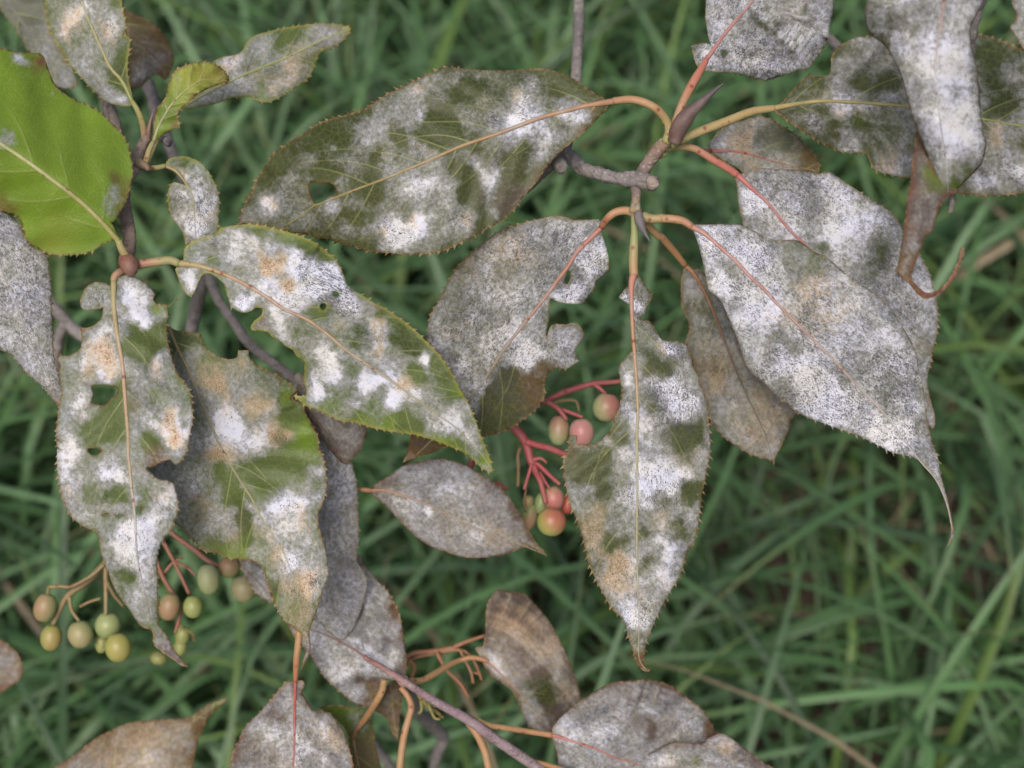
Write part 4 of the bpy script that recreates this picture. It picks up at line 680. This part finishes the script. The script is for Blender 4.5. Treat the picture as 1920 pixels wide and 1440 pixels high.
# ================================================================== branch along the bottom
low = thing('shrub_branch', 'purplish twig slanting to the bottom edge with orange-stalked grey leaves', 'branch', P(840, 1340, .434))
PURP = [(.25, .12, .11), (.22, .15, .165), (.23, .165, .18), (.24, .18, .18)]
stem('twig', '@k 905,740 940,765 1020,810 1140,885 1300,990 1530,1120 1700,1240 1920,1390 2050,1480', [.430, .432, .436, .44, .445], [9, 14, 17, 19, 20, 20], PURP, MBARK, low, bumpy=.03, ns=14)
for k_, (x_, y_, dd_) in enumerate(((1140, 885, .434), (1540, 1125, .4395))):
    stem('node', f'@k {x_-22},{y_-18} {x_},{y_} {x_+24},{y_+16}', [dd_, dd_-.0005, dd_], [17, 23, 18], [(.30, .18, .13), (.34, .2, .13), (.24, .17, .17)], MBARK, low, ns=12)
leaf(low, 'large grey leaf with reddish rim behind the start of the purple twig', '@k 600,200 700,150 870,130 920,200 ^980,280 1040,340 1090,420 1120,500 1140,600 1155,700 1160,800 ~1150,850 1100,875 1040,880 ^1020,920 1000,960 950,1030 920,1045 850,1025 780,970 700,900 640,830 590,750 ~500,640 440,545 380,440 ^340,415 290,390 240,340 190,260 165,170 ~300,100 450,140', '@k 915,748 850,700 760,650 650,600 590,575 480,500 350,380 200,220',
     '@k m820,530,70,-.2 m780,420,60,-.6 m750,340,60,-.4 m1080,440,60,-.7 m1040,640,60,-.3 m860,880,40,-.8 m950,960,70,-.8 m1110,600,40,-.5 m1130,800,40,-.7 m980,900,50,-.5 m1050,750,60,.3 m900,350,90,.1 m760,850,80,.3 m720,500,60,.2 m920,180,40,-.3 B1080,430,80,.9 B960,980,80,.9 P700,600,200,.5 g780,420,80,.6 B1130,560,80,.8', d=(.437, .440, .444, .44), slope=(4, 5), wave=3.5, nwave=5, quilt=.9, base='purple', cov=.62, var=.3, org=.15, spk=.15, edge='red', tooth=3, ribw=(7, 3), ribc=[(.25, .12, .11), (.2, .14, .14), (.18, .15, .15)], streak=.3)
leaf(low, 'narrow grey leaf standing beside the tan mottled leaf', '@0 555,700 600,745 640,800 655,850 ^668,900 672,960 674,1010 670,1050 ~690,1100 640,1200 560,1100 530,950 530,800', '@0 560,700 590,800 605,900 610,1000 612,1180', '@0 m640,900,60,.2 B670,960,25,.8 P600,800,60,.6', d=(.432, .434, .436), slope=(4, 4), base='purple', cov=.68, var=.18, org=.12, spk=.15, edge='brown', tooth=3, ribw=(6, 2), ribc=[(.3, .2, .16), (.3, .26, .2)])
leaf(low, 'dusky purple-brown leaf behind the diagonal leaf', '@n 60,200 110,370 180,470 230,560 290,640 350,690 400,650 ^450,590 480,500 495,430 ~500,300 300,200', '@n 60,250 150,380 240,500 350,685', '@n m400,500,60,.2 m200,480,40,.2 P300,500,200,.6 D260,560,50,.4', d=(.426, .43, .432), slope=(3, 3), base='purple', cov=.24, var=.35, org=.3, spk=.15, edge='red', tooth=2, ribw=(6, 2), ribc=[(.34, .16, .1), (.3, .16, .12)])
leaf(low, 'small brown leaf tip hanging under the large grey leaf', '@k 990,1010 1040,920 1100,880 1130,940 1130,1020 1122,1100 1115,1190 1105,1245! 1075,1200 1045,1120 1000,1080 965,1060', '@k 1060,880 1070,1000 1085,1120 1104,1240', '@k m1080,980,60,.2 P1080,1100,80', d=(.452, .456, .458), slope=(5, 5), base='brown', cov=.15, var=.25, org=.3, spk=.05, edge='red', tooth=2, ribw=(4, 1.5))
leaf(low, 'small green and brown leaf at the bottom edge', '@k 640,1045 740,1032 830,1040 890,1060 940,1100 965,1180 975,1280 1000,1380 1030,1500 960,1640 800,1600 780,1400 810,1300 800,1200 740,1120', '@k 840,1230 850,1300 870,1380 900,1500 930,1620', '@k m850,1150,60,.8 m930,1150,40,.4 B930,1300,120 B900,1400,120 m920,1250,40,.2 G750,1080,120 D930,1080,50', d=(.450, .452, .455), slope=(5, 5), base='green', cov=-.2, var=.4, org=.2, spk=.05, edge='brown', tooth=2, ribw=(5, 2), ribc=[(.4, .25, .12), (.3, .2, .1)],
     petiole=('@k 840,1230 860,1180 920,1100 965,1030 1010,950 1025,880', [.445, .438, .436], [7, 12, 14, 13], ORANGE))
leaf(low, 'grey leaf with a red midrib hanging at the bottom left of centre', '@k 480,885 500,880 540,888 547,915 530,950 560,1000 600,1060 ^650,1065 700,1080 750,1140 790,1200 810,1280 830,1350 845,1440 ~860,1600 700,1800 450,1850 200,1750 90,1550 95,1440 ^100,1390 120,1310 150,1240 190,1160 240,1110 300,1050 350,990 400,930 ~440,890', '@k 492,890 490,960 488,1100 485,1250 480,1408 475,1600 465,1800',
     '@k m420,980,60,.1 m340,1060,60,-.4 m550,1000,40,-.2 m350,1200,90,.5 m700,1200,120,.4 m560,1100,50,.3 m200,1300,70,-.3 m430,1120,50,-.6 m530,1110,30,-.4 m560,1300,90,.3 m650,1120,60,.2 m480,900,30,-.3 o700,1200,120,.5 o300,1350,100,.3 k600,1350,150,.2 B460,1150,120,.4 B150,1250,80,.6 g510,1110,40,.7', d=(.425, .424, .430), slope=(6, 5), wave=3, quilt=.9, base='purple', cov=.48, var=.35, org=.25, spk=.2, edge='red', edgew=6, tooth=3, ribw=(8, 3), ribc=[(.45, .07, .04), (.40, .06, .03), (.45, .12, .06)],
     petiole=('@k 492,890 495,820 500,740 510,660 515,580 510,450', [.424, .424, .425], [8, 12, 14, 12, 10], [(.48, .13, .07), (.50, .26, .12), (.50, .30, .13)]), streak=.25)
leaf(low, 'tan-brown leaf in the lower left corner with a green pointed tip', '@j 330,1440 430,1380 530,1300 600,1250 700,1200 800,1160 ^900,1150 1000,1140 1150,1130 1220,1090 ~1300,1040 1400,1003! 1360,1060 1290,1120 1250,1200 1210,1290 1180,1440 1120,1650 800,1800 400,1750 200,1600', '@j 500,1750 700,1500 900,1350 1100,1220 1270,1090 1395,1008', '@j m950,1400,120,.5 m1100,1250,90,.2 m800,1180,60,-.2 m1200,1150,60,-.7 m1300,1080,60,-.9 m700,1350,60,-.2 o700,1300,200,.5 o900,1200,100,.4 O1330,1060,90 G1360,1030,50,.5 B1200,1130,80,.5', d=(.478, .476, .480), slope=(6, 6), wave=2.5, base='brown', cov=.36, var=.3, org=.45, spk=.12, edge='red', edgew=4, tooth=1, ribw=(5, 2))
leaf(low, 'reddish grey leaf scrap at the lower left edge', '@j -80,640 0,655 60,690 110,740 140,820 130,880 80,930 0,980 -80,990 -160,820', '@j -160,820 -60,830 40,830 135,820', '@j R20,960,80 m20,760,60,.3 R100,840,50,.6', d=(.50, .50), base='brown', cov=.2, var=.4, org=.1, spk=.2, edge='rust', tooth=0, ribw=None)
leaf(low, 'oval grey leaf with an orange stalk in the middle of the picture', '@n 505,865 550,800 620,760 700,700 800,670 880,655 960,655 1050,680 1120,710 1200,760 1280,810 1340,870 1400,950 1440,1020 1480,1100 1530,1175 1575,1225 1592,1255! 1570,1240 1530,1215 1470,1192 1420,1210 1340,1240 1240,1260 1150,1265 1050,1255 950,1220 850,1180 780,1130 700,1050 640,990 570,920', '@n 508,850 600,850 700,880 800,915 950,980 1150,1080 1400,1170 1585,1245',
     '@n m880,980,40,.7 m700,950,90,.4 m640,830,50,-.5 m900,720,80,-.1 m1420,960,60,-.6 m1480,1100,40,-.6 m1000,850,60,.2 m1240,920,40,.4 m780,780,60,.2 m1180,1130,90,.3 m860,900,40,-.3 o1250,1130,120,.6 o1050,1050,100,.4 o1200,900,80,.3 P1350,950,200,.8 P900,700,150,.6 k800,800,200,.2 B1500,1130,80', d=(.442, .440, .446), slope=(5, 5), wave=1.5, base='purple', cov=.56, var=.3, org=.2, spk=.2, edge='red', edgew=4, tooth=1.5, ribw=(8, 2), ribc=[(.46, .23, .13), (.36, .25, .18), (.34, .28, .2), (.4, .28, .15)],
     petiole=('@n 508,850 460,845 415,842 350,835 250,800', [.442, .443, .444], [9, 10, 10], ORANGE))
leaf(low, 'upright tan-grey leaf with a green streak right of the twig', '@l 118,462! 140,452 165,450 175,380 180,300 185,220 215,170 250,135 320,145 400,160 450,210 500,270 550,340 590,420 630,500 660,580 690,660 705,720 700,770 640,850 580,900 500,925 420,895 380,820 350,740 320,690 250,640 200,600 165,550 150,510', '@l 135,520 200,545 280,620 360,700 430,790 510,900',
     '@l m480,600,45,-.9 m490,680,45,-1 m510,760,45,-.9 m540,810,40,-.7 m520,520,40,-.4 m330,240,50,-.1 m620,650,60,-.1 m240,550,60,.4 m550,480,60,.2 m440,830,60,.2 D490,680,110,.9 o350,400,200,.6 o250,300,90,.5 o640,700,90,.4 P550,400,150,.6 P350,180,80,.6', d=(.455, .458, .462), slope=(5, 5), wave=2.5, base='purple', cov=.44, var=.25, org=.5, spk=.08, edge='red', edgew=3, tooth=1, ribw=(6, 2), ribc=[(.5, .16, .1), (.42, .28, .17), (.36, .28, .18)], streak=.45,
     petiole=('@k 1648,768 1600,752 1530,748 1430,782 1330,842 1250,882 1165,885', [.455, .446, .438], [8, 10, 12, 13, 12], ORANGE))
leaf(low, 'rounded grey leaf with a pink midrib at the bottom edge', '@l 545,930 555,895 600,840 680,770 750,720 830,670 900,645 1000,640 ^1080,635 1180,655 1240,690 1300,740 1370,790 1420,850 1450,920 1485,945 ~1520,1100 1400,1300 1100,1400 800,1380 650,1280 590,1130 570,1020 550,970', '@l 545,940 650,970 800,1020 900,1070 1000,1095 1150,1150 1350,1200',
     '@l m620,880,80,.4 m800,950,60,.3 m1100,780,60,.4 m1300,870,80,.4 m1420,930,50,-.7 m1080,860,30,-.5 m1095,920,26,-.7 m1100,960,24,-.6 m900,700,70,-.1 m1180,660,60,-.6 m1050,1000,60,.1 m620,1080,60,.2 B1180,660,80,.7 B1430,900,80,.9 P1000,700,200,.5 o950,850,120,.3 o1200,900,90,.4 k750,900,200,.25 k1250,850,90,.3 g680,1080,60,.5', d=(.446, .442, .446), slope=(7, 5), wave=3.5, nwave=4, quilt=1.0, base='purple', cov=.52, var=.3, org=.2, spk=.25, edge='red', edgew=5, tooth=2, ribw=(7, 3), ribc=[(.55, .17, .13), (.46, .12, .09), (.35, .2, .1), (.3, .3, .08)],
     petiole=('@l 545,940 480,930 400,918 300,902 200,888 130,858', [.445, .442, .4395], [11, 11, 11, 12], ORANGE), streak=.2)
leaf(low, 'whitish leaf lying over the rounded leaf at the bottom edge', '@l 1008,1105! 1040,1070 1100,1035 1200,990 1300,985 1390,985 1400,965 1450,940 1490,933 1550,965 1640,1030 1720,1090 1810,1150 1950,1300 1800,1500 1400,1500 1050,1350', '@l 1012,1110 1150,1110 1300,1105 1500,1130 1800,1280', '@l m1150,1060,60,.1 m1500,1000,60,.3 m1350,1090,30,-.7 m1280,1100,30,-.5 m1650,1080,60,-.2 o1500,1000,80,.6 o1200,1050,60,.3 k1600,1080,120,.4 g1320,1095,60 P1700,1120,120', d=(.443, .439, .442), slope=(6, 5), wave=2.5, base='purple', cov=.56, var=.35, org=.25, spk=.3, edge='red', edgew=3, tooth=1, ribw=None, streak=.3)
stem('stalk', '@k 1125,925 1165,975 1188,1040 1172,1110 1150,1190 1132,1290 1120,1400 1100,1560', [.434, .432, .430, .428], [11, 13, 14, 14, 15, 18], ORANGE, MSTALK, low, label='thick orange leaf stalk below the twig')
stem('stalk', '@k 1530,1140 1570,1190 1605,1250 1635,1330 1655,1440 1660,1540', [.439, .436, .434], [13, 15, 15, 16], ORANGE, MSTALK, low)
stem('stalk', '@l 430,1085 500,1100 570,1120 700,1160', [.443, .445, .447], [9, 10, 10], ORANGE, MSTALK, low)

# ================================================================== fruit
def cluster(parent, label, stems, col, d, fr):
    f = FR[fr]; parts = []
    for i, s in enumerate(stems):
        w_, p_ = s.split(':'); w_ = [float(q) for q in w_.split('/')]
        dd = [d+.002*math.sin(i*2.1), d+.003*math.cos(i*1.3)]
        c = col[i % len(col)] if isinstance(col[0], list) else col
        parts.append(stem_geo(f'@{fr} '+p_, dd, w_, c, 3.5, 8))
    V, F, K = join(parts); me, l = mesh('stalk', V, F, parent, loc=V.mean(0)); setcol(me, 'tint', K); o = link('berry_cluster', me, MSTALK, parent, label=label); o.location = l; return o
OC = [(.33, .24, .10), (.30, .20, .09), (.34, .26, .12)]; PC = [(.36, .15, .10), (.34, .14, .09)]; RC = [(.50, .11, .11), (.46, .10, .11), (.42, .12, .10)]
c1 = cluster(left, 'spreading cluster of green and yellowish berries on tan stalks', ['12/13/12/9:700,120 640,190 540,290 420,380 370,460 325,560', '8/6:425,390 440,470 490,545', '7/6:300,330 370,325 440,325 560,260 640,190', '11/9/7:665,100 650,200 650,330 650,500', '6/5:615,400 550,420 490,450', '7/6:655,300 700,380 755,445', '6/5:300,330 295,350 290,385'], OC, .462, 'j')
c2 = cluster(left, 'green berries on reddish stalks partly hidden behind the mottled leaf', ['9/9/9/7:930,80 960,170 1010,290 1100,430 1100,520 1075,610', '9/8/7:960,-20 1040,120 1100,240 1160,370', '9/11/9:1000,-60 1080,20 1180,90 1280,170 1380,220', '6/5:1085,180 1150,210 1200,260', '6/5:1010,240 1060,180 1120,150'], PC, .466, 'j')
GB = (.25, .31, .12); YB = (.32, .33, .11); PK = (.46, .17, .15)
for i, (p_, x_, y_, rx_, ry_, d_, ro, g_, bl, bd, lb) in enumerate([
    (c1, 278, 455, 70, 92, .462, .25, GB, (.36, .22, .12), (-.4, 0, .6), 'reddish-sided berry, leftmost of the tan-stalked cluster'),
    (c1, 315, 640, 66, 84, .464, .1, (.29, .33, .10), (.36, .28, .09), (.3, -.2, .6), 'small yellow berry below the leftmost one'),
    (c1, 495, 620, 78, 88, .460, -.2, GB, (.36, .31, .15), (-.2, -.2, .8), None), (c1, 662, 565, 80, 84, .462, .1, GB, (.34, .38, .16), (0, .6, .5), None),
    (c1, 622, 675, 40, 62, .466, 0, YB, YB, (0, 0, 1), None), (c1, 725, 700, 80, 92, .456, -.1, (.33, .40, .10), (.36, .32, .09), (.1, 0, .8), 'largest yellow-green berry, front right of the tan-stalked cluster'),
    (c2, 1040, 450, 66, 88, .464, .2, GB, (.36, .20, .11), (.1, -.2, .7), None), (c2, 1185, 450, 60, 72, .462, 0, (.28, .36, .10), (.34, .36, .12), (0, 0, .5), None),
    (c2, 1280, 282, 70, 98, .460, -.1, (.30, .38, .14), (.40, .42, .22), (.2, .3, .7), None), (c2, 1410, 205, 68, 72, .464, .3, GB, (.38, .22, .13), (-.2, .4, .6), None),
    (c2, 1492, 340, 76, 86, .462, -.3, (.31, .33, .16), (.38, .33, .18), (.2, 0, .6), None), (c2, 1120, 625, 46, 62, .490, .2, (.25, .33, .08), YB, (0, 0, .6), None),
    (c2, 1105, 700, 42, 55, .490, .2, (.25, .33, .08), YB, (0, 0, .6), None), (c2, 975, 765, 52, 44, .492, .2, (.30, .30, .10), YB, (0, 0, .6), None)]):
    berry(p_, 'j', x_, y_, rx_, ry_, d_, ro, g_, bl, bd, lb, i)
stem('stalk', '@j 1100,560 1130,590 1180,610 1190,660', [.488, .49], [7, 5], [(.22, .2, .06)], MSTALK, c2)
c3 = cluster(right, 'berry cluster on bright pink-red stalks beneath the grey leaf', ['11/12/11/9:480,285 530,275 620,235 700,200 880,150 980,142 1085,132', '10/7:890,155 930,185 970,225', '11/10/8:550,275 600,305 640,335 670,375 695,405', '8/7:645,330 720,355 805,388', '20/18/16/14/11/9:290,430 330,470 400,565 440,700 500,830 520,900 545,1000', '13/12/11:405,560 480,585 560,605 690,655 800,690', '7/6:445,720 420,800 390,900', '9/8:450,690 520,750 570,800 645,865', '8/5:455,690 510,680 550,712', '6/5:470,760 510,840 520,900', '6/5:500,780 560,880 600,950'], RC, .452, 'm')
c3b = stem('dried_stalk', '@m 365,600 345,660 350,760 345,880', [.456, .458], [7, 6], [(.28, .16, .07)], MSTALK, c3)
stem('dried_stalk', '@m 600,290 660,270 745,268 772,300 780,350', [.456, .46], [6, 6, 5], [(.34, .24, .12)], MSTALK, c3)
stem('dried_stalk', '@m 410,860 395,960 400,1060', [.456, .458], [5, 4], [(.18, .09, .05)], MSTALK, c3)
stem('stalk', '@n 1145,640 1128,670 1120,700 1110,760', [.47, .47], [13, 13, 10], RC, MSTALK, c3)
stem('stalk', '@n 1280,800 1310,825 1350,840', [.47, .47], [10, 12, 8], RC, MSTALK, c3)
for i, (x_, y_, rx_, ry_, d_, ro, g_, bl, bd, lb) in enumerate([
    (975, 318, 98, 106, .452, .15, (.38, .40, .20), PK, (.7, .35, .4), 'green berry with a pink right side, highest on the pink stalks'), (635, 480, 76, 112, .454, .05, (.30, .36, .16), (.48, .26, .18), (.1, .6, .4), None),
    (800, 495, 90, 104, .450, -.15, (.45, .40, .25), (.56, .20, .22), (-.1, 0, .6), 'pink berry behind the chewed notch'), (585, 1130, 105, 106, .448, .2, (.33, .39, .10), (.46, .12, .09), (.35, .45, .45), 'red-topped green berry, lowest on the pink stalks'),
    (600, 965, 76, 92, .456, -.2, (.36, .38, .20), (.55, .18, .16), (.1, -.3, .8), None), (430, 1095, 52, 100, .47, .2, (.28, .34, .12), (.46, .26, .14), (.3, -.6, .5), None),
    (700, 1010, 42, 70, .458, .2, (.45, .12, .07), (.5, .1, .07), (0, 0, 1), None), (510, 1000, 46, 80, .462, .1, (.28, .36, .14), GB, (0, 0, 1), None), (420, 985, 40, 46, .47, 0, GB, (.40, .3, .12), (0, 0, 1), None)]):
    berry(c3, 'm', x_, y_, rx_, ry_, d_, ro, g_, bl, bd, lb, 40+i)
DC = [[(.46, .20, .10), (.44, .18, .09)], [(.42, .22, .10), (.40, .16, .09)]]
c4 = cluster(low, 'bare orange berry stalks with no fruit above the purple twig', ['9/10/8/6:1150,760 1200,720 1300,710 1420,690 1520,650 1625,615', '8/8/6/5:1170,800 1200,750 1300,725 1480,700 1560,760 1600,850 1610,880', '8/7/6:1340,715 1400,820 1480,900 1530,980', '6/5:1480,700 1510,760 1545,830 1560,900', '5/4:1540,830 1580,840 1610,850', '9/7:1180,760 1210,800 1190,860'], DC, .468, 'k')
c5 = cluster(low, 'bare yellow-green berry stalks under the purple twig', ['8/7/5:1210,920 1250,1000 1310,1050 1380,1105', '6/5:1240,990 1250,1060 1230,1080', '6/5:1290,1030 1330,1110 1360,1110', '5/4:1260,1000 1310,1010 1330,1040'], [(.36, .30, .08), (.38, .32, .09)], .470, 'k')
stem('twig', '@k 1140,900 1200,1000 1240,1080 1320,1160 1380,1230 1340,1330 1320,1420', [.47, .52, .55, .56], [14, 22, 26, 22, 18], GREYBARK, MBARK, low, bumpy=.08, seed=12)
stem('twig', '@k 900,1180 960,1260 1010,1330 1080,1420', [.55, .56, .57], [16, 18, 18], GREYBARK, MBARK, low, bumpy=.08, seed=13)
# spider thread between two leaves
stem('thread', '@d 945,585 1000,540 1030,505', [.388, .392], [1.6, 1.4], [(.3, .27, .08)], MSTALK, left)

# the stems the branches grow on, arching out of the picture down to the soil
def to_soil(parent, fr_pt, d, via, w):
    a = P(*fr_pt, d); long_stem('stem', [a, *via], w, GREYBARK, parent, seed=int(fr_pt[0]) & 63)
to_soil(right, (1084, -64), .47, [(.04, .80, .66), (.02, 1.2, .42), (.0, 1.5, -.01)], [.0024, .004, .007, .010])
to_soil(left, (149.3, -104.2), .45, [(-.22, .75, .66), (-.12, 1.2, .40), (-.03, 1.5, -.01)], [.0020, .004, .007, .010])
to_soil(left, (208.3, -104.2), .55, [(-.16, .85, .55), (-.10, 1.2, .35), (-.04, 1.52, -.01)], [.0030, .004, .006, .008])
to_soil(upper, (1849.2, -113.3), .40, [(.26, .75, .66), (.16, 1.2, .42), (.05, 1.5, -.01)], [.0020, .004, .007, .010])
to_soil(low, (1040.6, 1462.5), .445, [(.05, .13, .36), (.09, .02, .15), (.10, -.03, -.01)], [.0018, .003, .005, .007])
